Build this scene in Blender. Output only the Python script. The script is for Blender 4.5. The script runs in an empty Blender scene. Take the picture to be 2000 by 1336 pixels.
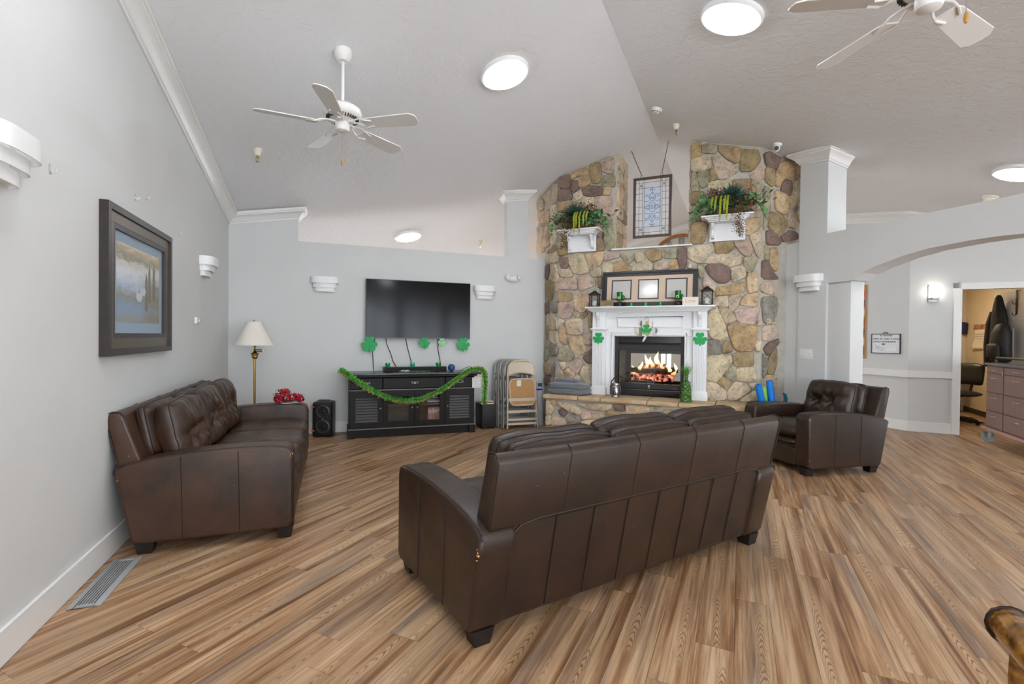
import bpy, bmesh, math, random
from mathutils import Vector, Matrix, noise
random.seed(7)
sin, cos, pi, R2 = math.sin, math.cos, math.pi, math.sqrt(2)
scene = bpy.context.scene
COL = scene.collection
# ------------------------------------------------------------------ camera
YAW, PITCH, ROLL, CAMH, FPX = math.radians(20.17), -.0112, .0115, 1.30, 960.0
fw = Vector((sin(YAW)*cos(PITCH), cos(YAW)*cos(PITCH), sin(PITCH)))
rt = Vector((cos(YAW), -sin(YAW), 0)); up = rt.cross(fw)
rt, up = rt*cos(ROLL)+up*sin(ROLL), up*cos(ROLL)-rt*sin(ROLL)
cd = bpy.data.cameras.new('camera'); cam = bpy.data.objects.new('camera', cd); COL.objects.link(cam)
cd.sensor_width = 36; cd.lens = FPX/2000*36; cd.clip_start = .02; cd.clip_end = 200
m = Matrix((rt, up, -fw)).transposed().to_4x4(); m.translation = (0, 0, CAMH); cam.matrix_world = m
scene.camera = cam
# ------------------------------------------------------------------ world, exposure
w = bpy.data.worlds.new('world'); scene.world = w; w.use_nodes = True
bg = w.node_tree.nodes['Background']; bg.inputs[0].default_value = (.84, .92, 1, 1); bg.inputs[1].default_value = 9.0
scene.view_settings.view_transform = 'Standard'; scene.view_settings.look = 'None'
scene.view_settings.exposure = 0.47; scene.view_settings.gamma = 1.0; scene.view_settings.use_curve_mapping = False
scene.cycles.max_bounces = 7; scene.cycles.diffuse_bounces = 4; scene.cycles.glossy_bounces = 3
scene.cycles.transparent_max_bounces = 10; scene.cycles.caustics_reflective = False; scene.cycles.caustics_refractive = False
scene.cycles.sample_clamp_indirect = 6; scene.cycles.use_denoising = True; scene.cycles.use_adaptive_sampling = True; scene.cycles.adaptive_threshold = .03
LAMP_STRENGTH = 38.0
# ceiling: ridge runs at 45 degrees; s is the distance across it, t along it
ZR, SL, SR = 3.97, .255, -1.03
def zc(x, y): return ZR - SL*abs((x-y)/R2 - SR)
def st(s, t, z=0): return Vector(((s+t)/R2, (t-s)/R2, z))
CF, XL, YT, XA = 6.766, -1.2, 6.92, 5.33          # chimney face, left wall, television wall, arch wall
# ------------------------------------------------------------------ materials
def lin(c):
    return tuple((v/255/12.92 if v/255 <= .04045 else ((v/255+.055)/1.055)**2.4) for v in c[:3]) + (1,)
class NT:
    def __init__(s, name):
        s.m = bpy.data.materials.new(name); s.m.use_nodes = True; s.t = s.m.node_tree; s.n = s.t.nodes
        s.b = s.n['Principled BSDF']; s.out = s.n['Material Output']
    def add(s, typ, **kw):
        n = s.n.new(typ)
        for k, v in kw.items():
            if k.startswith('i_'):
                n.inputs[int(k[2:]) if k[2:].isdigit() else k[2:].replace('_', ' ')].default_value = v
            else: setattr(n, k, v)
        return n
    def link(s, a, b): s.t.links.new(a, b)
    def ramp(s, fac, stops):
        r = s.add('ShaderNodeValToRGB'); e = r.color_ramp.elements
        while len(e) < len(stops): e.new(.5)
        for el, (p, c) in zip(e, stops): el.position = p; el.color = c
        s.link(fac, r.inputs[0]); return r.outputs[0]
    def mix(s, fac, a, b, blend='MIX'):
        n = s.add('ShaderNodeMix', data_type='RGBA', blend_type=blend)
        for sock, v in ((n.inputs[0], fac), (n.inputs[6], a), (n.inputs[7], b)):
            if hasattr(v, 'is_linked'): s.link(v, sock)
            else: sock.default_value = v
        return n.outputs[2]
    def math(s, op, a, b=0.0, c=None):
        n = s.add('ShaderNodeMath', operation=op)
        for i, v in enumerate((a, b) if c is None else (a, b, c)):
            if hasattr(v, 'is_linked'): s.link(v, n.inputs[i])
            else: n.inputs[i].default_value = v
        return n.outputs[0]
    def coord(s, scale=(1, 1, 1), which='Object', off=None):
        tc = s.add('ShaderNodeTexCoord'); mp = s.add('ShaderNodeMapping'); mp.inputs['Scale'].default_value = scale
        s.link(tc.outputs[which], mp.inputs[0])
        if off is not None: s.link(off, mp.inputs[1])
        return mp.outputs[0]
    def noise(s, vec, scale, detail=4, rough=.55, dist=0):
        n = s.add('ShaderNodeTexNoise'); n.inputs['Scale'].default_value = scale; n.inputs['Detail'].default_value = detail
        n.inputs['Roughness'].default_value = rough; n.inputs['Distortion'].default_value = dist
        s.link(vec, n.inputs[0]); return n.outputs[0]
    def bump(s, h, strength, dist=.01):
        n = s.add('ShaderNodeBump'); n.inputs[0].default_value = strength; n.inputs[1].default_value = dist
        s.link(h, n.inputs['Height']); s.link(n.outputs[0], s.b.inputs['Normal'])
MATS = {}
def mat(name, col, rough=.5, metal=0, var=0, vscale=6, bump=0, bscale=60, emit=0, alpha=1, trans=0, coat=0, spec=None, col2=None, sheen=0):
    if name in MATS: return MATS[name]
    t = NT(name); b = t.b; c = lin(col)
    b.inputs['Base Color'].default_value = c; b.inputs['Roughness'].default_value = rough; b.inputs['Metallic'].default_value = metal
    if var or col2:
        nz = t.noise(t.coord(), vscale, 5)
        c2 = lin(col2) if col2 else tuple(v*(1+var) for v in c[:3]) + (1,)
        c1 = c if col2 else tuple(v*(1-var) for v in c[:3]) + (1,)
        t.link(t.ramp(nz, [(.35, c1), (.65, c2)]), b.inputs['Base Color'])
    if bump: t.bump(t.noise(t.coord(), bscale, 4), bump)
    if emit: b.inputs['Emission Color'].default_value = c; b.inputs['Emission Strength'].default_value = emit
    if alpha < 1: b.inputs['Alpha'].default_value = alpha
    if trans: b.inputs['Transmission Weight'].default_value = trans
    if coat: b.inputs['Coat Weight'].default_value = coat
    if sheen: b.inputs['Sheen Weight'].default_value = sheen
    if spec is not None: b.inputs['Specular IOR Level'].default_value = spec
    MATS[name] = t.m; return t.m
WALL = mat('wall_paint', (212, 212, 210), .75, var=.012, vscale=3, bump=.06, bscale=90)
TRIM = mat('white_trim', (232, 231, 228), .4)
WHITE = mat('white_enamel', (236, 236, 234), .35)
WHITE2 = mat('mantel_white', (238, 239, 240), .4)
FANW = mat('fan_white', (226, 224, 220), .4)
BLACK = mat('black_plastic', (18, 18, 19), .4)
BLACKM = mat('black_metal', (40, 40, 42), .42, metal=.4)
CHROME = mat('chrome', (205, 205, 208), .15, metal=1)
STEEL = mat('brushed_steel', (165, 163, 160), .3, metal=1)
BRASS = mat('antique_brass', (172, 140, 80), .28, metal=1)
GOLD = mat('gold', (210, 170, 80), .3, metal=1)
GREEN = mat('green_glitter', (22, 168, 84), .45, var=.25, vscale=160, bump=.3, bscale=400)
GREENP = mat('pale_green_glitter', (140, 205, 140), .5, var=.2, vscale=160)
GREENS = mat('green_satin', (20, 150, 85), .25, metal=.35)
PAPER = mat('paper', (232, 232, 230), .8)
INK = mat('ink_grey', (110, 110, 115), .8)
def m_ceiling():
    t = NT('ceiling_knockdown'); t.b.inputs['Base Color'].default_value = lin((233, 233, 234)); t.b.inputs['Roughness'].default_value = .8
    v = t.coord(); n = t.noise(v, 9, 6, .6, .6); n2 = t.noise(v, 28, 3)
    h = t.math('ADD', t.ramp(n, [(.47, (0, 0, 0, 1)), (.55, (1, 1, 1, 1))]), t.math('MULTIPLY', n2, .5))
    t.bump(h, .24, .012); return t.m
CEIL = m_ceiling()
def m_leather(name, c1, c2, scuff=.02):
    t = NT(name); v = t.coord()
    n1 = t.noise(v, 3.2, 5, .6); n2 = t.noise(v, 38, 3)
    c = t.ramp(n1, [(.3, lin(c1)), (.72, lin(c2))])
    c = t.mix(t.math('MULTIPLY', n2, .25), c, lin((24, 17, 13)))
    sp = t.ramp(t.noise(v, 55, 2, .5), [(.765, (0, 0, 0, 1)), (.785, (1, 1, 1, 1))])
    c = t.mix(t.math('MULTIPLY', sp, .55), c, lin((150, 120, 96)))
    t.link(c, t.b.inputs['Base Color'])
    t.link(t.ramp(n1, [(.3, (.46,)*3+(1,)), (.7, (.33,)*3+(1,))]), t.b.inputs['Roughness'])
    vo = t.add('ShaderNodeTexVoronoi'); vo.inputs['Scale'].default_value = 260; t.link(v, vo.inputs[0])
    h = t.math('ADD', t.math('MULTIPLY', vo.outputs[0], .25), t.math('MULTIPLY', t.noise(v, 14, 5), 1.0))
    t.bump(h, .12, .012); t.b.inputs['Specular IOR Level'].default_value = .45
    return t.m
LEATHER = m_leather('brown_leather', (40, 28, 21), (84, 56, 39))
LEATHER_D = m_leather('dark_brown_leather', (38, 27, 20), (62, 43, 31))
SEAM = mat('leather_seam', (34, 23, 18), .6)
SCUFF = mat('worn_leather_spot', (196, 150, 92), .8)
FOOT = mat('dark_foot', (24, 19, 17), .5)
def m_plank():
    t = NT('vinyl_plank')
    oi = t.add('ShaderNodeObjectInfo'); ge = t.add('ShaderNodeNewGeometry')
    rnd = t.math('FRACT', t.math('ADD', t.math('MULTIPLY', oi.outputs['Random'], 13.7), ge.outputs['Random Per Island']))
    cx = t.add('ShaderNodeCombineXYZ'); t.link(t.math('MULTIPLY', rnd, 43.0), cx.inputs[0]); t.link(t.math('MULTIPLY', rnd, 171.0), cx.inputs[1])
    off = cx.outputs[0]
    fine = t.noise(t.coord((1.8, 75, 1), off=off), 1.0, 6, .65, .25)
    band = t.noise(t.coord((.6, 15, 1), off=off), 1.0, 5, .6, .4)
    big = t.noise(t.coord((.45, 5.2, 1), off=off), 1.0, 3, .5)
    c = t.ramp(band, [(.3, lin((98, 66, 42))), (.42, lin((148, 108, 74))), (.54, lin((186, 149, 112))), (.7, lin((206, 176, 142)))])
    c = t.mix(t.ramp(big, [(.52, (0, 0, 0, 1)), (.7, (.85, .85, .85, 1))]), c, lin((138, 120, 106)))
    c = t.mix(t.ramp(t.noise(t.coord((.8, 13, 1), off=off), 1.7, 3), [(.6, (0, 0, 0, 1)), (.74, (.8, .8, .8, 1))]), c, lin((206, 184, 158)))
    c = t.mix(t.ramp(fine, [(.38, (.8, .8, .8, 1)), (.52, (0, 0, 0, 1))]), c, t.mix(.55, c, lin((74, 48, 30))))
    # cathedral figure: nested growth-ring arches in a narrow strip of some boards
    tc = t.add('ShaderNodeTexCoord'); sp = t.add('ShaderNodeSeparateXYZ'); t.link(tc.outputs['Object'], sp.inputs[0])
    r2 = t.math('FRACT', t.math('MULTIPLY', rnd, 57.3))
    wob = t.noise(t.coord((3.0, 6, 1), off=off), 1.0, 2)
    yy = t.math('SUBTRACT', t.math('SUBTRACT', sp.outputs[1], t.math('MULTIPLY_ADD', r2, .09, .03)), t.math('MULTIPLY', t.math('SUBTRACT', wob, .5), .045))
    f = t.math('ADD', t.math('ADD', t.math('MULTIPLY', sp.outputs[0], 19.0), t.math('MULTIPLY', t.math('MULTIPLY', yy, yy), 5200.0)), t.math('MULTIPLY', t.noise(t.coord((7, 40, 1), off=off), 1.0, 3), 2.2))
    ring = t.ramp(t.math('FRACT', f), [(.0, (1, 1, 1, 1)), (.35, (.15, .15, .15, 1)), (.8, (0, 0, 0, 1)), (1.0, (.9, .9, .9, 1))])
    strip = t.ramp(t.math('ABSOLUTE', yy), [(.016, (1, 1, 1, 1)), (.030, (0, 0, 0, 1))])
    mask = t.math('MULTIPLY', strip, t.ramp(t.noise(t.coord((1.1, .4, 1), off=off), 1.6, 1), [(.46, (0, 0, 0, 1)), (.56, (1, 1, 1, 1))]))
    c = t.mix(t.math('MULTIPLY', mask, .45), c, lin((206, 176, 140)))
    c = t.mix(t.math('MULTIPLY', t.math('MULTIPLY', ring, mask), .95), c, lin((120, 74, 40)))
    hs = t.add('ShaderNodeHueSaturation'); t.link(c, hs.inputs['Color']); t.link(t.math('MULTIPLY_ADD', rnd, .22, .84), hs.inputs['Value'])
    hs.inputs['Saturation'].default_value = 1.0
    t.link(hs.outputs[0], t.b.inputs['Base Color']); t.b.inputs['Roughness'].default_value = .42; t.b.inputs['Specular IOR Level'].default_value = .4
    t.bump(t.math('ADD', fine, t.math('MULTIPLY', t.noise(t.coord((30, 30, 1), off=off), 2, 2), .3)), .12, .004)
    return t.m
PLANK = m_plank()
def m_stone():
    t = NT('field_stone'); oi = t.add('ShaderNodeObjectInfo'); v = t.coord()
    n = t.noise(v, 8, 8, .68, .5); n2 = t.noise(v, 26, 5, .7); n3 = t.noise(v, 2.6, 3)
    g = t.ramp(n, [(.3, (.5, .48, .46, 1)), (.46, (.9, .9, .89, 1)), (.58, (1.12, 1.11, 1.08, 1)), (.72, (1.4, 1.38, 1.34, 1))])
    c = t.mix(1.0, oi.outputs['Color'], g, 'MULTIPLY')
    c = t.mix(t.ramp(n3, [(.58, (0, 0, 0, 1)), (.75, (.45, .45, .45, 1))]), c, lin((156, 116, 76)))
    c = t.mix(t.ramp(n2, [(.3, (.7, .7, .7, 1)), (.46, (0, 0, 0, 1))]), c, lin((84, 68, 54)))
    t.link(c, t.b.inputs['Base Color']); t.b.inputs['Roughness'].default_value = .8
    t.bump(t.math('ADD', n, t.math('MULTIPLY', n2, .6)), .55, .02); return t.m
STONE = m_stone()
MORTAR = mat('mortar', (188, 182, 170), .9, var=.1, vscale=14, bump=.5, bscale=70)
SLAB = mat('hearth_sandstone', (206, 184, 150), .75, col2=(186, 152, 112), vscale=7, bump=.35, bscale=30)
WOODE = mat('espresso_wood', (24, 20, 18), .5, var=.15, vscale=18, spec=.3)
WOODE2 = mat('espresso_louver', (58, 56, 56), .4)
def m_glass(name, col=(255, 255, 255), fac=.12, rough=.03, k=.8):
    t = NT(name); tr = t.add('ShaderNodeBsdfTransparent'); tr.inputs[0].default_value = lin(col)
    gl = t.add('ShaderNodeBsdfGlossy'); gl.inputs['Roughness'].default_value = rough
    mx = t.add('ShaderNodeMixShader'); lw = t.add('ShaderNodeLayerWeight'); lw.inputs[0].default_value = .25
    f = t.math('MULTIPLY_ADD', lw.outputs['Fresnel'], k, fac*.5); t.link(f, mx.inputs[0])
    t.link(tr.outputs[0], mx.inputs[1]); t.link(gl.outputs[0], mx.inputs[2]); t.link(mx.outputs[0], t.out.inputs[0]); return t.m
GLASS = m_glass('clear_glass')
PGLASS = m_glass('picture_glass', fac=.03, k=.12)
LAMPM = mat('lamp_diffuser', (244, 249, 255), .5, emit=LAMP_STRENGTH)
# ------------------------------------------------------------------ mesh helpers
class B:
    def __init__(s): s.bm = bmesh.new()
    def face(s, pts):
        try: return s.bm.faces.new([s.bm.verts.new(p) for p in pts])
        except ValueError: return None
    def hull(s, rings, close0=True, close1=True, wrap=True):
        vs = [[s.bm.verts.new(p) for p in r] for r in rings]; n = len(vs[0])
        for a, b in zip(vs, vs[1:]):
            for i in range(n if wrap else n-1):
                j = (i+1) % n
                s.bm.faces.new((a[i], a[j], b[j], b[i]))
        if close0: s.bm.faces.new(vs[0][::-1])
        if close1: s.bm.faces.new(vs[-1])
        return s
    def box(s, x0, x1, y0, y1, z0, z1, M=None):
        p = [Vector((x, y, z)) for z in (z0, z1) for x, y in ((x0, y0), (x1, y0), (x1, y1), (x0, y1))]
        if M is not None: p = [M @ v for v in p]
        return s.hull([p[:4], p[4:]])
    def prism(s, poly, d0, d1, axis='y', M=None):
        # poly of (a, b); axis = extrusion axis: 'y' -> (a, d, b), 'x' -> (d, a, b), 'z' -> (a, b, d)
        f = {'y': lambda a, b, d: (a, d, b), 'x': lambda a, b, d: (d, a, b), 'z': lambda a, b, d: (a, b, d)}[axis]
        r = [[Vector(f(a, b, d)) for a, b in poly] for d in (d0, d1)]
        if M is not None: r = [[M @ v for v in q] for q in r]
        return s.hull(r)
    def cyl(s, p0, p1, r0, r1=None, seg=14):
        r1 = r0 if r1 is None else r1; p0, p1 = Vector(p0), Vector(p1); a = (p1-p0).normalized()
        u = a.orthogonal().normalized(); v = a.cross(u)
        return s.hull([[p+(u*cos(2*pi*i/seg)+v*sin(2*pi*i/seg))*r for i in range(seg)] for p, r in ((p0, r0), (p1, r1))])
    def tube(s, pts, r, seg=8, closed=False):
        pts = [Vector(p) for p in pts]; rings = []; u = None; n = len(pts)
        for i, p in enumerate(pts):
            a = pts[(i+1) % n if closed else min(i+1, n-1)] - pts[(i-1) % n if closed else max(i-1, 0)]
            a = a.normalized() if a.length > 1e-9 else Vector((0, 0, 1))
            if u is None: u = a.orthogonal().normalized()
            u = (u - a*u.dot(a)); u = u.normalized() if u.length > 1e-6 else a.orthogonal().normalized()
            v = a.cross(u); rr = r[i] if isinstance(r, (list, tuple)) else r
            rings.append([p+(u*cos(2*pi*k/seg)+v*sin(2*pi*k/seg))*rr for k in range(seg)])
        if closed: rings.append(rings[0]); return s.hull(rings, False, False)
        return s.hull(rings)
    def lathe(s, prof, seg=24, c=(0, 0, 0), a0=0, a1=2*pi, cap=True, sx=1, sy=1):
        full = abs(a1-a0-2*pi) < 1e-6; n = seg if full else seg+1; c = Vector(c)
        rings = [[c+Vector((r*sx*cos(a0+(a1-a0)*i/seg), r*sy*sin(a0+(a1-a0)*i/seg), z)) for i in range(n)] for r, z in prof]
        return s.hull(rings, cap and full, cap and full, full)
    def ball(s, c, r, seg=14, rings=9):
        rx, ry, rz = (r, r, r) if not isinstance(r, (tuple, list)) else r; c = Vector(c)
        rr = [[c+Vector((rx*sin(pi*(j+.02)/(rings+.04))*cos(2*pi*i/seg), ry*sin(pi*(j+.02)/(rings+.04))*sin(2*pi*i/seg), -rz*cos(pi*(j+.02)/(rings+.04)))) for i in range(seg)] for j in range(rings+1)]
        return s.hull(rr)
    def grid(s, fn, nu, nv):
        vs = [[s.bm.verts.new(fn(i/nu, j/nv)) for i in range(nu+1)] for j in range(nv+1)]
        for j in range(nv):
            for i in range(nu): s.bm.faces.new((vs[j][i], vs[j][i+1], vs[j+1][i+1], vs[j+1][i]))
        return s
    def bevel(s, w, seg=2, ang=30):
        bmesh.ops.remove_doubles(s.bm, verts=s.bm.verts, dist=1e-6)
        s.bm.normal_update()
        e = [e for e in s.bm.edges if len(e.link_faces) == 2 and e.calc_face_angle(0) > math.radians(ang)]
        bmesh.ops.bevel(s.bm, geom=e, offset=w, segments=seg, affect='EDGES', profile=.6, clamp_overlap=True); return s
def bmesh_obj(name, b, m, parent=None, smooth=35, fix=True):
    bm = b.bm
    if fix: bmesh.ops.recalc_face_normals(bm, faces=bm.faces)
    if smooth:
        bm.normal_update()
        for f in bm.faces: f.smooth = True
        th = math.radians(smooth)
        for e in bm.edges: e.smooth = not (len(e.link_faces) == 2 and e.calc_face_angle(0) > th)
    me = bpy.data.meshes.new(name); bm.to_mesh(me); bm.free(); me.materials.append(m)
    o = bpy.data.objects.new(name, me); COL.objects.link(o)
    if parent: o.parent = parent
    return o
obj = bmesh_obj
def tag(o, label=None, cat=None, group=None, kind=None):
    for k, v in (('label', label), ('category', cat), ('group', group), ('kind', kind)):
        if v: o[k] = v
    return o
def thing(name, label, cat, loc=(0, 0, 0), rz=0, group=None):
    o = bpy.data.objects.new(name, None); COL.objects.link(o); o.empty_display_size = .1
    o.location = loc; o.rotation_euler = (0, 0, rz); return tag(o, label, cat, group)
def struct(name, b, m, parent=None, smooth=30, rz=0, loc=(0, 0, 0)):
    o = obj(name, b, m, parent, smooth); o.rotation_euler = (0, 0, rz); o.location = loc
    if not parent: o['kind'] = 'structure'
    return o
def box(name, x0, x1, y0, y1, z0, z1, m, parent=None, bev=0, seg=2):
    b = B().box(x0, x1, y0, y1, z0, z1)
    if bev: b.bevel(bev, seg)
    return obj(name, b, m, parent)
def dup(o, parent=None, **kw):
    c = o.copy(); COL.objects.link(c); c.parent = parent
    for ch in list(o.children): dup(ch, c)
    for k, v in kw.items():
        if k in ('label', 'group'): c[k] = v
        else: setattr(c, k, v)
    return c
def text_part(name, s, size, m, parent, M, ext=.0008, align='CENTER'):
    cu = bpy.data.curves.new(name, 'FONT'); cu.body = s; cu.size = size; cu.extrude = ext; cu.align_x = align; cu.resolution_u = 2
    t = bpy.data.objects.new(name, cu); COL.objects.link(t)
    me = bpy.data.meshes.new_from_object(t.evaluated_get(bpy.context.evaluated_depsgraph_get()))
    bpy.data.objects.remove(t); me.materials.clear(); me.materials.append(m)
    o = bpy.data.objects.new(name, me); COL.objects.link(o); o.parent = parent; o.matrix_local = M; return o
UPRIGHT = Matrix.Rotation(pi/2, 4, 'X')            # text facing -y
FPR, LWR, RWR = -pi/4, pi/2, -pi/2                   # rotations of things on the chimney face, left wall, arch wall
def fpl(s, c, z): return st(s, c, z)
def chaikin(poly, it=1, k=.15):
    for _ in range(it):
        q = []
        for i, p in enumerate(poly):
            n = poly[(i+1) % len(poly)]
            q += [(p[0]*(1-k)+n[0]*k, p[1]*(1-k)+n[1]*k), (p[0]*k+n[0]*(1-k), p[1]*k+n[1]*(1-k))]
        poly = q
    return poly
def arc(c, r, a0, a1, n, ry=None):
    ry = r if ry is None else ry
    return [(c[0]+r*cos(a0+(a1-a0)*i/n), c[1]+ry*sin(a0+(a1-a0)*i/n)) for i in range(n+1)]
# ================================================================== SETTING
# floor: vinyl planks laid along the ridge direction
PW, PL = .152, 1.22
floor = struct('floor', B().box(-1.3, 13, -4.2, 14, -.06, -.006), mat('subfloor', (58, 42, 30), .8))
def plank_bm(x0, x1, w=PW):
    return B().box(x0, x1, .0006, w-.0006, -.006, 0)
def inside(x, y):
    return x > XL-.15 and y > -4.0 and x < 12.6 and y < 13.6
cells = []
rs = random.Random(3)
for row in range(-62, 70):
    yy = row*PW; xo = rs.random()*PL
    for k in range(-8, 18):
        x0 = k*PL+xo; cxp, cyp = x0+PL/2, yy+PW/2
        # local frame is turned by 45 degrees: local x -> (1,1)/sqrt2, local y -> (-1,1)/sqrt2
        pts = [((a-b_)/R2, (a+b_)/R2) for a in (x0, x0+PL/2, x0+PL) for b_ in (yy, yy+PW)]
        if not any(inside(*p) for p in pts): continue
        wx, wy = (cxp-cyp)/R2, (cxp+cyp)/R2
        d = Vector((wx, wy, -CAMH)); z = d.dot(fw)
        vis = -1
        if z > .35:
            px, py = 1000+FPX*d.dot(rt)/z, 668-FPX*d.dot(up)/z
            if -250 < px < 2250 and py < 1600 and wx > XL-.2 and wx+wy < 9.3*R2 and wy < 7.1: vis = 1/z**2
        cut = any(p[0] < XL-.02 for p in pts)
        cells.append((vis, x0, yy, cut))
cells.sort(reverse=True)
pm = None; rest = B(); nsingle = 0
for vis, x0, yy, cut in cells:
    if cut:
        # trim the board at the left wall
        poly = [(x0, yy+.0006), (x0+PL-.0012, yy+.0006), (x0+PL-.0012, yy+PW-.0006), (x0, yy+PW-.0006)]
        lim = (XL-.01)*R2; out = []
        for i, p in enumerate(poly):
            q = poly[(i+1) % 4]; fp, fq = p[0]-p[1]-lim, q[0]-q[1]-lim
            if fp >= 0: out.append(p)
            if fp*fq < 0: k = fp/(fp-fq); out.append((p[0]+(q[0]-p[0])*k, p[1]+(q[1]-p[1])*k))
        if len(out) < 3: continue
        if vis > 0 and nsingle < 300:
            b = B().prism([(a-x0, c-yy) for a, c in out], -.006, 0, 'z'); o = obj('plank', b, PLANK, floor, 0); nsingle += 1
            o.location = ((x0-yy)/R2, (x0+yy)/R2, 0); o.rotation_euler = (0, 0, pi/4)
        else: rest.prism(out, -.006, 0, 'z')
    elif vis > 0 and nsingle < 300:
        if pm is None:
            o = obj('plank', plank_bm(0, PL-.0012), PLANK, floor, 0); pm = o
        else:
            o = pm.copy(); COL.objects.link(o); o.parent = floor
        nsingle += 1; o.location = ((x0-yy)/R2, (x0+yy)/R2, 0); o.rotation_euler = (0, 0, pi/4)
    else: rest.box(x0, x0+PL-.0012, yy+.0006, yy+PW-.0006, -.006, 0)
o = obj('plank', rest, PLANK, floor, 0); o.rotation_euler = (0, 0, pi/4); o['kind'] = 'stuff'
# ceiling: two sloping planes meeting at the ridge (local x across the ridge, local y along it)
TF = 12.0
def zs(s): return ZR-SL*abs(s-SR)
b = B().prism([(-10.5, zs(-10.5)), (SR, ZR), (9.2, zs(9.2)), (9.2, 5.2), (-10.5, 5.2)], -3.2, TF+.3)
struct('ceiling', b, CEIL, rz=FPR, smooth=10)
def wall_quad(name, p0, p1, z0, ztop=None, th=.12, side=1, m=WALL, n=16):
    """upright wall from p0 to p1; the top follows the ceiling unless ztop is given; thickness goes to the left of p0->p1 times side"""
    p0, p1 = Vector(p0), Vector(p1); d = (p1-p0).normalized(); nn = Vector((-d.y, d.x))*side*th; b = B(); rings = []
    for i in range(n+1):
        p = p0.lerp(p1, i/n); q = p+nn
        za, zb = (ztop, ztop) if ztop is not None else (zc(p.x, p.y)+.06, zc(q.x, q.y)+.06)
        rings.append([(p.x, p.y, z0), (q.x, q.y, z0), (q.x, q.y, zb), (p.x, p.y, za)])
    b.hull(rings); return struct(name, b, m, smooth=0)
wl = wall_quad('wall_left', (XL, -4.0), (XL, 13.0), 0, n=40)
# unseen wall behind the camera: window row widened to let in fill light
yb = -4.0
wx = [(-1.0+1.65*i, .55+1.65*i) for i in range(6)]
b = B().box(XL-.1, 9.1, yb-.12, yb, 0, .45).box(XL-.1, 9.1, yb-.12, yb, 2.75, 4.1).box(XL-.1, wx[0][0], yb-.12, yb, .45, 2.75)
for (a0, a1), nx in zip(wx, wx[1:]+[(9.1, 0)]): b.box(a1, nx[0], yb-.12, yb, .45, 2.75)
struct('wall_rear', b, WALL)
for i, (x0, x1) in enumerate(wx):
    b = B()
    for a, c, e, g in ((x0, x1, .45, .51), (x0, x1, 2.69, 2.75), (x0, x0+.06, .51, 2.69), (x1-.06, x1, .51, 2.69), ((x0+x1)/2-.02, (x0+x1)/2+.02, .51, 2.69)): b.box(a, c, yb-.08, yb-.03, e, g)
    struct('window_%d' % (i+2), b, TRIM)
struct('wall_right', B().box(9.0, 9.12, -4.1, 1.2, 0, 3.6), WALL)
# television wall: full height at the left, half wall, slim pier, ledge beside the chimney
TH = .22
def profile_wall(name, poly, y0, y1): return struct(name, B().prism(poly, y0, y1), WALL, smooth=0)
xs = [XL, -.8, -.42]
profile_wall('wall_back', [(XL, 0), (2.77, 0), (2.77, zc(2.77, YT)+.05), (2.44, zc(2.44, YT)+.05), (2.44, 2.49), (-.42, 2.50), (-.42, zc(-.42, YT)+.05), (XL, zc(XL, YT)+.05)], YT, YT+.14)
profile_wall('wall_back.001', [(2.77, 0), (3.2, 0), (3.2, 2.475), (2.77, 2.487)], YT+.025, YT+.14)
# arch wall (local x runs towards the camera, local y into the wall)
def archwall():
    o = Vector((XA, 0, 0)); y_top = 2.525
    ar = [(3.80, 1.955), (3.747, 1.957), (3.664, 2.025), (3.525, 2.078), (3.268, 2.147), (3.037, 2.185), (2.72, 2.203)]
    mid = 2.62; ar += [(2*mid-a, c) for a, c in ar[::-1] if a > mid+.02]
    poly = [(4.065, 1.955)] + [(a, c) for a, c in ar] + [(.2, 1.955), (.2, y_top), (4.065, y_top)]
    pts = [(4.065, 1.955)]+ar+[(.2, 1.955)]
    b = B().hull([[Vector((XA, y, z)), Vector((XA+.27, y, z)), Vector((XA+.27, y, y_top)), Vector((XA, y, y_top))] for y, z in pts])
    struct('wall_arch', b, WALL, smooth=0)
    # pier from floor to ceiling at the far end, set-back jamb below the spring of the arch
    b = B(); q = [(4.422, XA), (4.422, XA+.30), (4.065, XA+.30), (4.065, XA)]
    b.hull([[Vector((x, y, 0)) for y, x in q], [Vector((x, y, zc(x, y)+.05)) for y, x in q]]); struct('wall_pier', b, WALL, smooth=0)
    struct('wall_jamb', B().box(XA+.035, XA+.25, 3.80, 4.07, 0, 1.957).bevel(.012), WALL)
    struct('wall_jamb.001', B().box(XA+.035, XA+.25, 1.17, 1.44, 0, 1.957).bevel(.012), WALL)
    struct('wall_pier.001', B().box(XA, XA+.27, .2, 1.17, 0, 1.96), WALL)
archwall()
struct('wall_ledge', B().box(XA+.02, XA+.26, 4.42, 4.75, 0, 2.49), WALL)
# hallway behind the arch: straight wall, then a wall at 45 degrees with the office door
XH = 7.82; C2 = (XH+4.686)/R2
wall_quad('wall_hall', (XH, 4.686), (XH, 7.9), 0, side=-1)
DS0, DS1 = 2.783, 3.72                                # office door opening along s
b = B()
for s0, s1, z0, z1 in (((XH-4.686)/R2, DS0, 0, 3.3), (DS0, DS1, 2.045, 3.25), (DS1, 6.2, 0, 3.1)):
    p = [(s0, C2), (s1, C2), (s1, C2+.12), (s0, C2+.12)]
    b.hull([[Vector((x, y, z0)) for x, y in p], [Vector((x, y, min(z1, zs(x)+.05) if z1 > 2.1 else z1)) for x, y in p]])
struct('wall_door', b, WALL, rz=FPR, smooth=0)
b = B()
for s0, s1, z0, z1 in ((DS0-.075, DS0, 0, 2.115), (DS1, DS1+.075, 0, 2.115), (DS0-.075, DS1+.075, 2.045, 2.115)): b.box(s0, s1, C2-.018, C2+.0, z0, z1)
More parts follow.
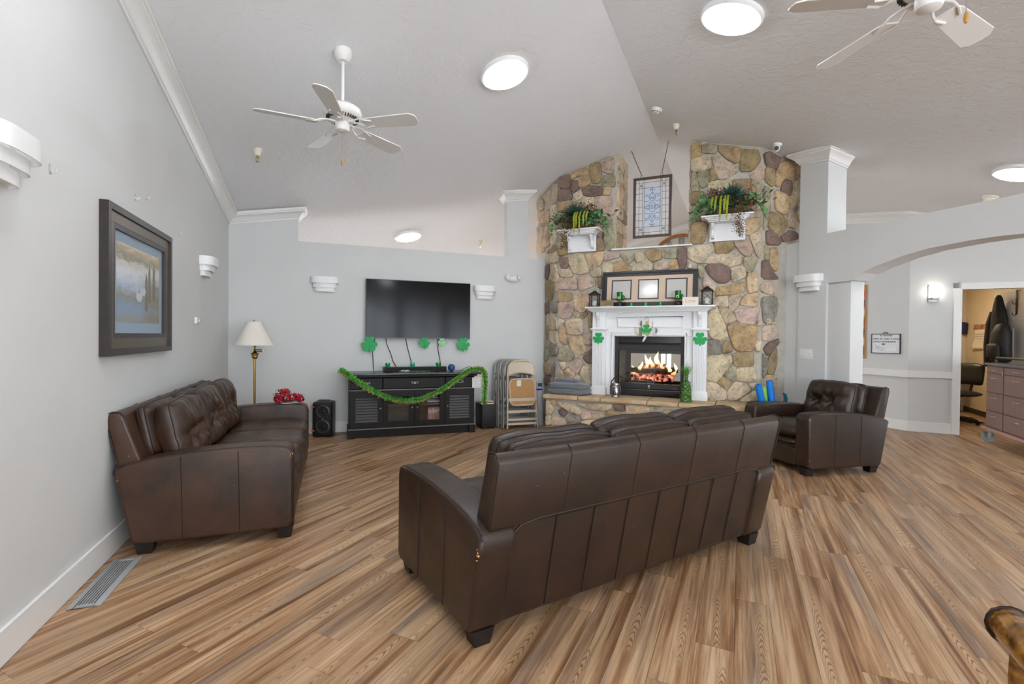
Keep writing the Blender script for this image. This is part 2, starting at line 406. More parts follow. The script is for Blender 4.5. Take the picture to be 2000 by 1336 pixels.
for s0, s1, z0, z1 in ((DS0, DS0+.018, 0, 2.045), (DS1-.018, DS1, 0, 2.045), (DS0, DS1, 2.03, 2.045)): b.box(s0, s1, C2-.015, C2+.12, z0, z1)
struct('trim_1', b, TRIM, rz=FPR, smooth=0)
TAN = mat('office_paint', (222, 204, 172), .75, var=.03, vscale=2)
b = B().box(3.87, 3.97, C2+.12, 13.2, 0, 2.6); struct('wall_office', b, TAN, rz=FPR)
b = B().box(2.3, 4.0, 13.1, 13.2, 0, 2.6); struct('wall_office.001', b, TAN, rz=FPR)
b = B().box(2.2, 2.3, C2+.12, 13.2, 0, 2.6); struct('wall_office.002', b, TAN, rz=FPR)
b = B().box(2.2, 4.0, C2+.12, 13.2, 2.42, 2.5); struct('ceiling.001', b, mat('office_ceiling', (225, 216, 200), .8), rz=FPR)
b = B().box(3.855, 3.87, C2+.12, 13.1, 0, .09); struct('baseboard_office', b, mat('dark_baseboard', (62, 48, 40), .6), rz=FPR)
# far gable wall of the room behind the chimney, with a bright window and two unseen ones added for light
b = B()
SW0, SW1, ZW0, ZW1 = -1.72, -1.40, .35, 2.0
for s0, s1, z0, z1 in ((-9.6, -7.2, 0, 9), (-7.2, -5.4, 0, .4), (-7.2, -5.4, 2.35, 9), (-5.4, SW0, 0, 9), (SW1, .4, 0, 9), (.4, 1.4, 0, .4), (.4, 1.4, 2.2, 9), (1.4, 4.6, 0, 9), (SW0, SW1, 0, ZW0), (SW0, SW1, ZW1, 9)):
    n = 10; rings = []
    for i in range(n+1):
        s = s0+(s1-s0)*i/n
        rings.append([(s, TF, z0), (s, TF+.12, z0), (s, TF+.12, min(z1, zs(s)+.05)), (s, TF, min(z1, zs(s)+.05))])
    b.hull(rings)
struct('wall_far', b, mat('far_wall_paint', (226, 220, 212), .8), rz=FPR, smooth=0)
b = B()
for s0, s1, z0, z1 in ((SW0, SW1, ZW0, ZW0+.05), (SW0, SW1, ZW1-.05, ZW1), (SW0, SW0+.05, ZW0, ZW1), (SW1-.05, SW1, ZW0, ZW1), ((SW0+SW1)/2-.02, (SW0+SW1)/2+.02, ZW0, ZW1)): b.box(s0, s1, TF+.02, TF+.07, z0, z1)
for s0, s1, z0, z1 in ((-7.2, -5.4, .4, .46), (-7.2, -5.4, 2.29, 2.35), (-7.2, -7.14, .4, 2.35), (-5.46, -5.4, .4, 2.35), (-6.33, -6.27, .4, 2.35), (.4, 1.4, .4, .46), (.4, 1.4, 2.14, 2.2), (.4, .46, .4, 2.2), (1.34, 1.4, .4, 2.2)): b.box(s0, s1, TF+.02, TF+.07, z0, z1)  # frames of the two unseen windows added to brighten this room
w1 = struct('window_1', b, TRIM, rz=FPR)
obj('pane', B().box(SW0, SW1, TF+.04, TF+.046, ZW0, ZW1), GLASS, w1)
# trims: crown moulding profile (out from the wall, down from the ceiling)
CROWN = [(0, -.125), (.014, -.125), (.016, -.108), (.028, -.100), (.034, -.088), (.052, -.060), (.078, -.036), (.092, -.028), (.094, -.016), (.108, -.012), (.108, .02), (0, .02)]
def crown(name, path, closed=False, drop=0):
    """path of (x, y) wall points walked with the room on the right hand; mitred at the corners, height follows the ceiling"""
    P = [Vector(p) for p in path]; n = len(P); rings = []
    for i, p in enumerate(P):
        d0 = (P[i]-P[i-1]).normalized() if i or closed else None; d1 = (P[(i+1) % n]-P[i]).normalized() if i < n-1 or closed else None
        n0 = Vector((d0.y, -d0.x)) if d0 else None; n1 = Vector((d1.y, -d1.x)) if d1 else None
        if n0 is None: o = n1
        elif n1 is None: o = n0
        else: o = (n0+n1)/(1+n0.dot(n1))
        rings.append([(p.x+o.x*a, p.y+o.y*a, zc(p.x+o.x*a*.0, p.y+o.y*a*.0)+zz-drop) for a, zz in CROWN])
    b = B().hull(rings); return struct(name, b, TRIM, smooth=25)
crown('trim_2', [(XL, -4.0), (XL, .25), (XL, 3.0), (XL, YT), (-.42, YT), (-.42, YT+.14)])
crown('trim_3', [(2.44, YT+.14), (2.44, YT), (2.77, YT), (2.77, YT+.14)])
crown('trim_4', [(XA+.30, 4.422), (XA, 4.422), (XA, 4.065), (XA+.30, 4.065)])
crown('trim_5', [(XH, 7.9), (XH, 4.686)] + [tuple(st(s, C2)[:2]) for s in (2.6, 4.5)])
crown('trim_6', [tuple(st(s, TF)[:2]) for s in (-9, -5, SR, 3, 4.5)])
# baseboards, chair rail
def run(name, segs, z0, z1, th, rz=0, m=TRIM):
    b = B()
    for x0, x1, y0, y1 in segs: b.box(x0, x1, y0, y1, z0, z1)
    b.bevel(.004, 1); return struct(name, b, m, rz=rz)
run('baseboard_left', [(XL, XL+.016, -4, YT)], 0, .145, 0)
run('baseboard_back', [(XL+.016, 2.95, YT-.016, YT)], 0, .145, 0)
run('baseboard_arch', [(XA-.016, XA, 4.065, 4.6), (XA+.02, XA+.035, 3.79, 4.065)], 0, .14, 0)
run('baseboard_hall', [(XH-.016, XH, 4.68, 7.9)], 0, .145, 0)
run('baseboard_door', [((XH-4.686)/R2-.01, DS0-.075, C2-.016, C2)], 0, .145, 0, FPR)
run('trim_7', [(XH-.022, XH, 4.68, 7.9)], .775, .875, 0)
run('trim_8', [((XH-4.686)/R2-.012, DS0-.075, C2-.022, C2)], .775, .875, 0, FPR)
STONES_FRONT="""d -2.409,3.596 -2.239,3.633 -2.237,3.454 -2.395,3.461;y -2.227,3.637 -2.037,3.692 -1.972,3.655 -1.989,3.584 -2.131,3.59 -2.202,3.553;y -2.095,3.569 -1.971,3.576 -1.935,3.47 -2.034,3.43 -2.093,3.449;b -1.956,3.732 -1.812,3.752 -1.793,3.604 -1.813,3.461 -1.912,3.472;d -2.202,3.524 -2.13,3.516 -2.099,3.426 -2.188,3.379 -2.212,3.428;p -1.772,3.769 -1.682,3.817 -1.614,3.769 -1.611,3.569 -1.69,3.585 -1.776,3.635;g -1.775,3.551 -1.611,3.547 -1.586,3.389 -1.767,3.416;d -2.401,3.427 -2.236,3.419 -2.211,3.324 -2.222,3.268 -2.405,3.264;t -2.187,3.322 -2.081,3.39 -2.05,3.295 -2.126,3.258;d -2.034,3.407 -1.975,3.435 -1.773,3.405 -1.777,3.294 -1.915,3.292 -2.032,3.316;o -1.738,3.379 -1.653,3.375 -1.652,3.28 -1.743,3.29;p -1.845,3.251 -1.635,3.245 -1.633,3.139 -1.729,3.104 -1.866,3.095;b -2.405,3.241 -2.222,3.245 -2.078,3.207 -2.077,3.093 -2.403,3.101;t -2.055,3.25 -1.88,3.254 -1.889,3.098 -2.053,3.091;b -2.39,3.077 -2.076,3.07 -2.074,2.887 -2.388,2.925;t -2.053,3.068 -1.774,3.075 -1.771,2.895 -2.026,2.883;p -1.751,3.084 -1.605,3.114 -1.603,3.003 -1.75,2.994;g -1.75,2.972 -1.631,2.972 -1.611,2.76 -1.741,2.764;d -1.815,2.753 -1.758,2.76 -1.752,2.709 -1.803,2.702;b -1.826,2.675 -1.757,2.681 -1.721,2.533 -1.824,2.517;g -1.729,2.735 -1.588,2.736 -1.597,2.581 -1.653,2.507 -1.716,2.611;t -2.388,2.89 -2.266,2.892 -2.263,2.672 -2.385,2.657;t -1.863,2.858 -1.771,2.862 -1.77,2.772 -1.85,2.778;y -0.593,3.795 -0.529,3.82 -0.491,3.797 -0.494,3.651 -0.526,3.621 -0.59,3.625;g -0.464,3.77 -0.423,3.786 -0.302,3.757 -0.301,3.679 -0.337,3.656 -0.458,3.685;b -0.276,3.753 -0.022,3.681 -0.04,3.52 -0.089,3.499 -0.161,3.559 -0.254,3.65;b -0.007,3.646 0.17,3.62 0.192,3.499 0.101,3.381 -0.023,3.397;t -0.59,3.608 -0.384,3.641 -0.37,3.454 -0.582,3.453;t -0.347,3.602 -0.295,3.628 -0.048,3.433 -0.068,3.387 -0.218,3.317 -0.27,3.34 -0.313,3.469;g -0.598,3.438 -0.539,3.436 -0.521,3.315 -0.499,3.211 -0.595,3.21;g -0.512,3.427 -0.391,3.445 -0.389,3.277 -0.467,3.241 -0.5,3.29;b -0.365,3.47 -0.324,3.47 -0.281,3.342 -0.342,3.316 -0.384,3.321;p 0.102,3.348 0.227,3.418 0.234,3.278 0.19,3.261 0.102,3.283;b -0.589,3.187 -0.445,3.171 -0.4,3.008 -0.586,3.004;g -0.591,2.982 -0.39,2.985 -0.44,2.821 -0.589,2.822;b -0.588,2.777 -0.513,2.782 -0.392,2.777 -0.436,2.533 -0.585,2.531;t -0.384,3.299 -0.136,3.28 -0.134,3.114 -0.371,3.129;b -0.116,3.288 0.083,3.275 0.086,3.09 -0.103,3.099;t -0.37,3.106 -0.134,3.092 -0.131,2.904 -0.357,2.914;b -0.113,3.078 0.106,3.066 0.108,2.892 -0.111,2.902;g 0.103,3.261 0.21,3.238 0.213,3.032 0.116,3.032;t 0.116,3.021 0.209,3.022 0.201,2.915 0.118,2.912;t 0.138,2.889 0.216,2.881 0.207,2.806 0.139,2.813;o 0.051,2.777 0.207,2.785 0.214,2.687 0.103,2.593 0.044,2.614;t 0.099,2.577 0.229,2.627 0.223,2.417 0.205,2.325 0.165,2.366;p -1.721,2.454 -1.52,2.458 -1.519,2.41 -1.715,2.359;g -1.495,2.449 -1.304,2.453 -1.311,2.382 -1.381,2.317 -1.413,2.323;t -1.288,2.436 -1.225,2.448 -1.169,2.358 -1.27,2.324 -1.291,2.388;b -1.171,2.457 -1.063,2.486 -0.971,2.456 -0.962,2.354 -1.053,2.328 -1.1,2.354;g -0.934,2.462 -0.784,2.468 -0.768,2.355 -0.902,2.366 -0.94,2.408;d -0.74,2.465 -0.642,2.474 -0.65,2.314 -0.66,2.222 -0.715,2.221 -0.739,2.349;t -0.624,2.473 -0.445,2.503 -0.242,2.441 -0.158,2.295 -0.198,2.256 -0.407,2.278 -0.492,2.271 -0.622,2.343;t -1.736,2.324 -1.616,2.338 -1.602,2.219 -1.73,2.213;y -1.587,2.332 -1.478,2.343 -1.365,2.28 -1.36,2.216 -1.541,2.212 -1.586,2.226;t -1.332,2.239 -1.27,2.3 -1.154,2.349 -1.076,2.29 -1.078,2.211 -1.316,2.214;p -1.045,2.28 -0.901,2.304 -0.87,2.217 -1.021,2.212;y -0.842,2.309 -0.76,2.316 -0.744,2.211 -0.84,2.208;t -0.627,2.229 -0.592,2.28 -0.57,2.241 -0.577,2.211;g -0.498,2.237 -0.435,2.242 -0.432,2.098 -0.482,2.1;t -1.705,2.191 -1.379,2.193 -1.377,2.016 -1.694,2.01;b -1.347,2.192 -1.066,2.187 -1.064,2.006 -1.345,2.007;p -1.036,2.193 -0.766,2.189 -0.763,2.011 -1.033,2.013;t -0.736,2.188 -0.519,2.193 -0.516,2.003 -0.734,2.01;b -1.686,1.994 -1.345,1.991 -1.342,1.807 -1.675,1.805;t -1.313,1.982 -0.987,1.988 -0.985,1.807 -1.31,1.806;o -0.957,1.987 -0.689,1.986 -0.687,1.817 -0.954,1.815;t -0.66,1.985 -0.509,1.987 -0.506,1.813 -0.658,1.816;b -2.392,2.571 -2.273,2.616 -2.262,2.501 -2.391,2.478;d -2.39,2.42 -2.355,2.453 -2.261,2.43 -2.246,2.341 -2.297,2.287 -2.353,2.329;t -2.239,2.447 -2.107,2.509 -2.034,2.47 -1.951,2.274 -1.95,2.231 -2.03,2.204 -2.158,2.223 -2.214,2.322;o -1.998,2.485 -1.743,2.487 -1.75,2.393 -1.792,2.306 -1.907,2.311;t -2.385,2.26 -2.306,2.269 -2.213,2.252 -2.185,2.189 -2.212,2.168 -2.351,2.178;p -2.386,2.126 -2.304,2.145 -2.12,2.143 -2.113,1.985 -2.384,1.989;p -2.084,2.15 -2.012,2.164 -1.851,2.106 -1.868,2.029 -2.072,1.958;t -1.915,2.264 -1.871,2.288 -1.783,2.267 -1.764,2.163 -1.887,2.159;b -2.383,1.922 -2.339,1.943 -2.199,1.926 -2.207,1.847 -2.272,1.813 -2.382,1.82;o -2.158,1.907 -1.955,1.911 -1.944,1.781 -1.987,1.677 -2.059,1.665 -2.133,1.731;p -2.381,1.771 -2.355,1.797 -2.17,1.793 -2.164,1.706 -2.204,1.596 -2.315,1.579 -2.379,1.611;t -2.163,1.644 -2.123,1.679 -2.077,1.617 -2.112,1.582;b -2.049,1.617 -1.969,1.66 -1.96,1.625 -2.013,1.564;t -2.378,1.557 -2.362,1.566 -2.296,1.521 -2.36,1.464 -2.377,1.477;b -1.807,2.13 -1.755,2.145 -1.753,1.991 -1.806,2.019;b -1.942,1.633 -1.871,1.65 -1.868,1.443 -1.93,1.443;t -2.271,1.535 -2.033,1.571 -2.012,1.367 -2.104,1.342 -2.256,1.347;o -2.373,1.438 -2.283,1.45 -2.254,1.207 -2.305,1.194 -2.364,1.291;o -2.224,1.299 -2.029,1.313 -2.016,1.211 -1.959,1.116 -2.038,1.061 -2.151,1.1 -2.216,1.208;g -2.369,1.169 -2.279,1.121 -2.164,1.063 -2.15,1.015 -2.213,0.971 -2.366,0.966;p -1.999,1.343 -1.882,1.356 -1.874,1.202 -1.991,1.211;d -2.007,1.007 -1.952,1.081 -1.879,1.13 -1.871,0.952 -1.95,0.955;t -2.366,0.924 -2.289,0.938 -2.269,0.866 -2.313,0.846;p -2.231,0.904 -2.1,1.005 -2.012,0.947 -2.085,0.794 -2.148,0.81;o -2.274,0.805 -2.224,0.849 -2.128,0.774 -2.184,0.711;o -2.364,0.789 -2.326,0.821 -2.28,0.731 -2.35,0.704;t -2.047,0.778 -1.999,0.912 -1.87,0.916 -1.873,0.666 -1.934,0.645;t -2.146,0.713 -2.084,0.752 -2.033,0.682 -2.121,0.684;t -2.108,0.654 -1.946,0.627 -1.896,0.534 -2.093,0.522;p -2.356,0.679 -2.145,0.659 -2.144,0.532 -2.354,0.507;b -0.299,2.531 -0.095,2.525 -0.086,2.443 -0.138,2.397 -0.236,2.379 -0.289,2.398;p -0.072,2.483 0.089,2.52 0.12,2.405 0.107,2.342 0.063,2.332 0.011,2.388;t 0.156,2.459 0.216,2.471 0.219,2.311 0.194,2.313 0.172,2.354;t -0.23,2.271 -0.16,2.358 -0.033,2.37 0.005,2.324 0.002,2.243 -0.127,2.217;g 0.031,2.29 0.071,2.312 0.187,2.297 0.138,2.163 0.103,2.129 0.066,2.142;d -0.41,2.214 -0.341,2.248 -0.264,2.248 -0.127,2.18 -0.125,2.061 -0.169,2.013 -0.261,2.017 -0.354,2.112;t -0.105,2.191 0.043,2.192 0.053,2.07 -0.072,2.018 -0.087,2.043;o 0.074,2.102 0.175,2.113 0.207,1.912 0.092,1.875;y -0.278,1.868 -0.252,1.959 0.017,2.003 0.046,1.99 0.019,1.877 -0.266,1.847;p -0.431,2.048 -0.393,2.088 -0.283,1.976 -0.305,1.911 -0.422,1.972;t -0.296,1.794 -0.25,1.826 -0.144,1.832 -0.142,1.713 -0.203,1.714 -0.295,1.745;t -0.121,1.823 -0.025,1.854 -0.002,1.813 -0.023,1.732 -0.082,1.659 -0.123,1.684;o -0.001,1.731 0.049,1.836 0.2,1.872 0.181,1.716;t -0.362,1.621 -0.279,1.703 -0.248,1.669 -0.169,1.455 -0.137,1.348 -0.197,1.298 -0.311,1.313 -0.359,1.387;t -0.244,1.694 -0.142,1.676 -0.05,1.561 -0.065,1.536 -0.139,1.496 -0.17,1.52;p -0.059,1.651 0.196,1.696 0.204,1.632 0.163,1.491 0.017,1.5 -0.02,1.544;t 0.204,1.523 0.238,1.531 0.235,1.485 0.201,1.472;y -0.137,1.441 -0.102,1.476 0.055,1.472 0.198,1.446 0.16,1.161 -0.034,1.165 -0.066,1.225;k -0.369,1.282 -0.275,1.287 -0.222,1.24 -0.22,1.1 -0.305,1.106 -0.367,1.123;b -0.185,1.206 -0.154,1.271 -0.114,1.259 -0.077,1.156 -0.176,1.123;t -0.37,1.078 -0.104,1.094 -0.087,0.999 -0.235,0.784 -0.268,0.765 -0.349,0.774 -0.367,0.884;b -0.065,1.121 0.145,1.135 0.155,0.982 0.055,0.957 -0.047,0.983;t -0.015,0.941 0.163,0.948 0.196,0.787 -0.02,0.781;g -0.164,0.875 -0.118,0.937 -0.046,0.949 -0.033,0.819 -0.068,0.783 -0.131,0.798;b -0.247,0.748 -0.196,0.821 -0.099,0.764 -0.145,0.666;t -0.365,0.734 -0.259,0.739 -0.161,0.648 -0.143,0.544 -0.346,0.522;t -0.125,0.632 -0.043,0.75 0.051,0.746 0.144,0.682 -0.009,0.553 -0.095,0.53;t 0.007,0.536 0.183,0.676 0.244,0.637 0.245,0.56 0.069,0.528;t 0.12,0.749 0.197,0.753 0.205,0.694 0.16,0.683;t 0.182,1.23 0.203,1.311 0.238,1.26 0.229,1.158 0.19,1.162"""
STONES_LEFT="""t 7.079,3.49 6.557,3.576 6.527,3.299 6.744,3.282 7.016,3.449;t 7.286,3.467 7.047,3.457 7.011,3.273 7.266,3.321;o 7.264,3.282 6.771,3.216 6.795,3.028 7.243,3.111;o 7.291,3.069 6.793,2.979 6.756,2.706 6.932,2.663 7.285,2.901;t 6.744,3.258 6.533,3.23 6.537,2.879 6.734,2.919;o 7.284,2.862 6.996,2.773 6.961,2.618 7.277,2.629;t 6.733,2.895 6.536,2.856 6.531,2.679 6.726,2.677;b 6.87,2.591 6.557,2.648 6.512,2.5 6.868,2.542;t 6.868,2.606 6.51,2.567 6.505,2.388 6.862,2.414;d 6.907,2.387 6.75,2.376 6.781,2.306 6.844,2.183 6.902,2.208;t 6.728,2.382 6.567,2.37 6.48,2.225 6.497,2.102 6.688,2.148;b 6.889,2.15 6.624,2.16 6.6,2.067 6.659,1.872 6.789,1.844 6.882,1.944;t 6.58,2.083 6.476,2.091 6.473,1.984 6.556,1.982;k 6.7,1.82 6.467,1.806 6.484,1.682 6.61,1.67 6.72,1.729;d 6.89,1.813 6.788,1.816 6.784,1.659 6.885,1.644;t 6.828,1.642 6.609,1.652 6.582,1.443 6.8,1.446;t 6.748,1.568 6.57,1.588 6.468,1.511 6.508,1.414 6.728,1.416;b 6.872,1.598 6.763,1.581 6.739,1.289 6.862,1.275;t 6.727,1.39 6.464,1.376 6.459,1.193 6.677,1.226;g 6.878,1.256 6.739,1.264 6.765,1.111 6.821,0.942 6.909,0.938;k 6.721,1.163 6.457,1.156 6.454,1.046 6.671,1.025;o 6.907,0.873 6.79,0.925 6.652,0.875 6.693,0.747 6.877,0.72;k 6.608,0.891 6.451,0.936 6.445,0.729 6.603,0.716;d 6.901,0.679 6.662,0.711 6.659,0.598 6.888,0.564;t 6.632,0.689 6.444,0.704 6.44,0.57 6.628,0.551"""
STONES_RIGHT="""d 4.947,3.572 5.046,3.591 5.191,3.551 5.178,3.479 5.108,3.399 4.978,3.442;b 4.979,3.399 5.101,3.382 5.126,3.222 5.069,3.194 4.968,3.247;y 5.138,3.354 5.207,3.483 5.309,3.529 5.451,3.481 5.432,3.346 5.388,3.297 5.27,3.316 5.199,3.198 5.141,3.202;d 5.271,3.261 5.396,3.287 5.392,3.121 5.304,3.111 5.229,3.158;o 5.128,3.146 5.334,3.093 5.352,2.941 5.295,2.863 5.148,2.909;t 5.434,3.269 5.522,3.324 5.527,3.136 5.441,2.949 5.352,2.963;b 5.034,2.833 5.12,2.868 5.252,2.832 5.327,2.773 5.285,2.648 5.169,2.606 5.038,2.682;t 5.353,2.886 5.458,2.896 5.491,2.777 5.477,2.714 5.357,2.721;t 5.499,3.055 5.559,3.073 5.566,2.784 5.504,2.845;d 5.011,2.625 5.082,2.631 5.229,2.545 5.216,2.484 5.014,2.469;d 5.236,2.579 5.403,2.669 5.517,2.634 5.511,2.567 5.303,2.518;g 4.942,2.835 5.02,2.853 4.981,2.666 4.946,2.652;t 5.474,3.462 5.549,3.461 5.552,3.361 5.477,3.341;g 4.942,3.158 5.027,3.167 5.03,3.016 4.945,3.018;g 4.945,2.997 5.031,2.995 5.048,2.878 4.949,2.857;y 5.054,2.405 5.181,2.43 5.182,2.164 5.145,2.162 5.058,2.229;d 4.947,2.222 4.962,2.259 5.031,2.259 5.081,2.158 5.19,2.067 5.19,2.055 4.951,2.047;t 4.953,1.983 5.084,2.013 5.17,1.977 5.162,1.88 5.109,1.857 4.955,1.887;k 4.957,1.807 5.174,1.832 5.187,1.703 5.148,1.532 5.085,1.509 4.989,1.52 4.959,1.696;g 4.979,2.432 5.037,2.444 5.03,2.275 4.982,2.296;t 5.019,1.554 5.165,1.575 5.144,1.506 5.02,1.49;p 4.967,1.4 4.987,1.46 5.144,1.48 5.203,1.421 5.17,1.343 5.081,1.291 4.98,1.299;d 4.994,1.188 5.06,1.24 5.211,1.309 5.212,1.249 5.063,1.099;k 4.973,1.124 5.053,1.026 5.034,0.89 4.98,0.823;b 5.075,1.077 5.185,1.206 5.189,1.025 5.158,0.88 5.057,0.881;o 4.993,0.72 5.035,0.856 5.199,0.836 5.186,0.647 5.038,0.711;t 4.988,0.678 5.152,0.665 5.166,0.561 4.991,0.559"""
STONES_HEARTH="""t -2.423,0.42 -2.335,0.421 -2.269,0.317 -2.305,0.254 -2.421,0.245;o -2.312,0.427 -2.262,0.448 -2.234,0.432 -2.252,0.388;t -2.215,0.39 -2.179,0.432 -2.062,0.401 -1.99,0.389 -1.884,0.32 -1.901,0.289 -2.025,0.309;t -1.929,0.418 -1.885,0.434 -1.493,0.456 -1.484,0.399 -1.584,0.355 -1.763,0.363;d -2.187,0.306 -2.151,0.334 -2.087,0.296 -2.113,0.234 -2.177,0.272;p -1.874,0.253 -1.849,0.323 -1.753,0.313 -1.753,0.246 -1.847,0.225;t -2.426,0.218 -2.314,0.227 -2.313,0.122 -2.424,0.113;t -2.295,0.194 -2.204,0.227 -2.095,0.184 -2.094,0.124 -2.294,0.107;k -2.068,0.212 -2.006,0.277 -1.9,0.234 -1.895,0.175 -2.067,0.152;t -1.718,0.265 -1.711,0.308 -1.583,0.301 -1.591,0.25 -1.71,0.241;b -1.542,0.329 -1.484,0.358 -1.368,0.334 -1.376,0.292 -1.533,0.296;d -1.444,0.443 -1.329,0.459 -1.32,0.37 -1.434,0.378;o -1.289,0.454 -1.003,0.457 -1.002,0.402 -1.183,0.356 -1.279,0.349;g -0.988,0.451 -0.88,0.458 -0.902,0.417 -0.987,0.403;t -1.865,0.203 -1.591,0.234 -1.589,0.134 -1.863,0.11;p -1.566,0.252 -1.343,0.279 -1.341,0.172 -1.564,0.153;t -1.319,0.321 -1.025,0.344 -1.023,0.232 -1.317,0.207"""
# ================================================================== STONE FIREPLACE
SC = {'t': (206, 189, 163), 'b': (166, 144, 110), 'd': (132, 110, 102), 'p': (202, 178, 162), 'g': (170, 164, 138), 'y': (186, 160, 121), 'k': (152, 145, 136), 'o': (204, 177, 146)}
SFL, SFR = -2.400, .2376
FLp, FRp = Vector((3.088, 6.481)), Vector((4.952, 4.616))
N0, N1, NZ = -1.56, -.595, 2.50                      # niche between the two upper piers, and its sill
FO0, FO1, FZ0, FZ1 = -1.545, -.645, .52, 1.335        # fire opening
fp = thing('stone_fireplace', 'floor-to-ceiling fieldstone chimney with raised hearth and open niche', 'fireplace', (0, 0, 0))
DEP = .57
def fcore():
    b = B()
    def blk(s0, s1, c0, c1, z0, z1=None, left=False, right=False):
        # block in chimney frame; pulls its outer ends to the 45 degree flanks
        p = [st(s0, c0), st(s1, c0), st(s1, c1), st(s0, c1)]
        if left: p[3] = Vector((FLp.x, FLp.y+(c1-c0)*R2, 0))
        if right: p[2] = Vector((FRp.x+(c1-c0)*R2, FRp.y, 0))
        b.hull([[Vector((q.x, q.y, z0)) for q in p], [Vector((q.x, q.y, z1 if z1 is not None else zc(q.x, q.y)+.04)) for q in p]])
    c0, c1 = CF, CF+.58
    blk(SFL, FO0, c0, c1, 0, NZ, left=True); blk(FO1, SFR, c0, c1, 0, NZ, right=True)
    blk(FO0, FO1, c0, c1, FZ1, NZ); blk(FO0, FO1, c0, c1, 0, FZ0-.01)
    blk(SFL, N0, c0, c0+DEP, NZ, left=True); blk(N1, SFR, c0, c0+DEP, NZ, right=True)
    return obj('mortar_core', b, MORTAR, fp, 0)
fcore()
def stone(poly, to3, nrm, col, depth, parent, seed, lo=None, hi=None):
    rn = random.Random(seed); poly = [p for p in poly]
    if lo is not None: poly = [(min(max(p[0], lo), hi), p[1]) for p in poly]
    cx = sum(p[0] for p in poly)/len(poly); cy = sum(p[1] for p in poly)/len(poly)
    if (poly[1][0]-poly[0][0])*(poly[2][1]-poly[1][1])-(poly[1][1]-poly[0][1])*(poly[2][0]-poly[1][0]) > 0: poly = poly[::-1]
    poly = [(cx+(x-cx)*(1+.019/max(.05, math.hypot(x-cx, y-cy))), cy+(y-cy)*(1+.019/max(.05, math.hypot(x-cx, y-cy)))) for x, y in poly]
    q = chaikin(poly, 1); q = [(x+rn.uniform(-.004, .004), y+rn.uniform(-.004, .004)) for x, y in q]
    def ring(k, d, j=0): return [to3(cx+(x-cx)*k, cy+(y-cy)*k)+nrm*(d+(rn.uniform(-j, j) if j else 0)) for x, y in q]
    b = B(); b.hull([ring(1.0, -.01), ring(1.0, depth*.45), ring(.97, depth*.85, .004), ring(.84, depth, .007)], True, False)
    vs = b.bm.verts[:] ; n = len(q); top = vs[-n:]
    c = b.bm.verts.new(to3(cx, cy)+nrm*(depth*1.03+rn.uniform(-.006, .006)))
    for i in range(n): b.bm.faces.new((top[i], top[(i+1) % n], c))
    o = obj('stone', b, STONE, parent, 50); rr = rn.uniform(.86, 1.12); h = lin(col); o.color = (h[0]*rr, h[1]*rr*rn.uniform(.97, 1.03), h[2]*rr*rn.uniform(.94, 1.04), 1)
    return o
def parse(t): return [(l.split()[0], [tuple(map(float, a.split(','))) for a in l.split()[1:]]) for l in t.split(';')]
NF, NLf, NRt = Vector((-1/R2, -1/R2, 0)), Vector((-1, 0, 0)), Vector((0, -1, 0))
sd = 0
for k, pl in parse(STONES_FRONT):
    pl = [(x, min(z, zs(x)-.012)) for x, z in pl]
    if pl[0][1] > NZ+.02:                             # keep clear of the niche
        mx = sum(p[0] for p in pl)/len(pl)
        pl = [(min(x, N0-.005), z) if mx < (N0+N1)/2 else (max(x, N1+.005), z) for x, z in pl]
    sd += 1; stone(pl, lambda s, z: st(s, CF, z), NF, SC[k], random.uniform(.026, .042), fp, sd, SFL+.004, SFR-.004)
for k, pl in parse(STONES_LEFT):
    pl = [(y, min(z, zc(FLp.x, y)-.012)) for y, z in pl]
    sd += 1; stone(pl, lambda y, z: Vector((FLp.x, y, z)), NLf, SC[k], .03, fp, sd, FLp.y+.004, 7.26 if pl[0][1] > 2.49 else YT-.01)
for k, pl in parse(STONES_RIGHT):
    pl = [(x, min(z, zc(x, FRp.y)-.012)) for x, z in pl]
    sd += 1; stone(pl, lambda x, z: Vector((x, FRp.y, z)), NRt, SC[k], .03, fp, sd, FRp.x+.004, 5.72 if pl[0][1] > 2.47 else XA+.01)
# stones on the flank of the left pier inside the niche (and the other side, seen from the left)
rn = random.Random(11)
for s0, nrm in ((N0, st(1, 0)), (N1, st(-1, 0))):
    z = NZ+.02
    while z < 3.72:
        h = rn.uniform(.16, .34); cs = rn.uniform(.42, .6)*DEP
        for c0, c1 in ((.008, cs-.012), (cs+.012, DEP-.01)):
            pl = [(CF+c0, z), (CF+c1, z+rn.uniform(-.02, .02)), (CF+c1-.01, z+h-.025), (CF+c0+.01, z+h-.025)]
            sd += 1; stone(pl, lambda c, zz, s0=s0: st(s0, c, zz), nrm, SC[rn.choice('totb')], .028, fp, sd)
        z += h
# raised hearth: rubble face and sandstone slabs
HC, HZ = 6.25, .52
b = B().box(SFL+.02, .085, HC+.03, CF+.02, 0, HZ-.05); o = obj('hearth_base', b, MORTAR, fp, 0); o.rotation_euler = (0, 0, FPR)
for k, pl in parse(STONES_HEARTH):
    sd += 1; stone([(x, min(max(z, .02), HZ-.07)) for x, z in pl], lambda s, z: st(s, HC+.03, z), NF, SC[k], .03, fp, sd, SFL+.03, 9)
rn = random.Random(5); s = SFL+.04                    # lower course and the part behind the sofa
while s < -.1:
    wd = min(rn.uniform(.18, .32), .08-s); z = .02
    for h in ((.1,) if s < -.9 else (.2, .22)):
        pl = [(s, z), (s+wd-.03, z+rn.uniform(-.01, .01)), (s+wd-.03, z+h-.03), (s+.01, z+h-.025)]
        sd += 1; stone(pl, lambda a, zz: st(a, HC+.03, zz), NF, SC[rn.choice('ttobpg')], .03, fp, sd)
        z += h
    s += wd
cuts = [SFL-.015, -1.92, -1.62, -1.03, -.66, -.25, .10]
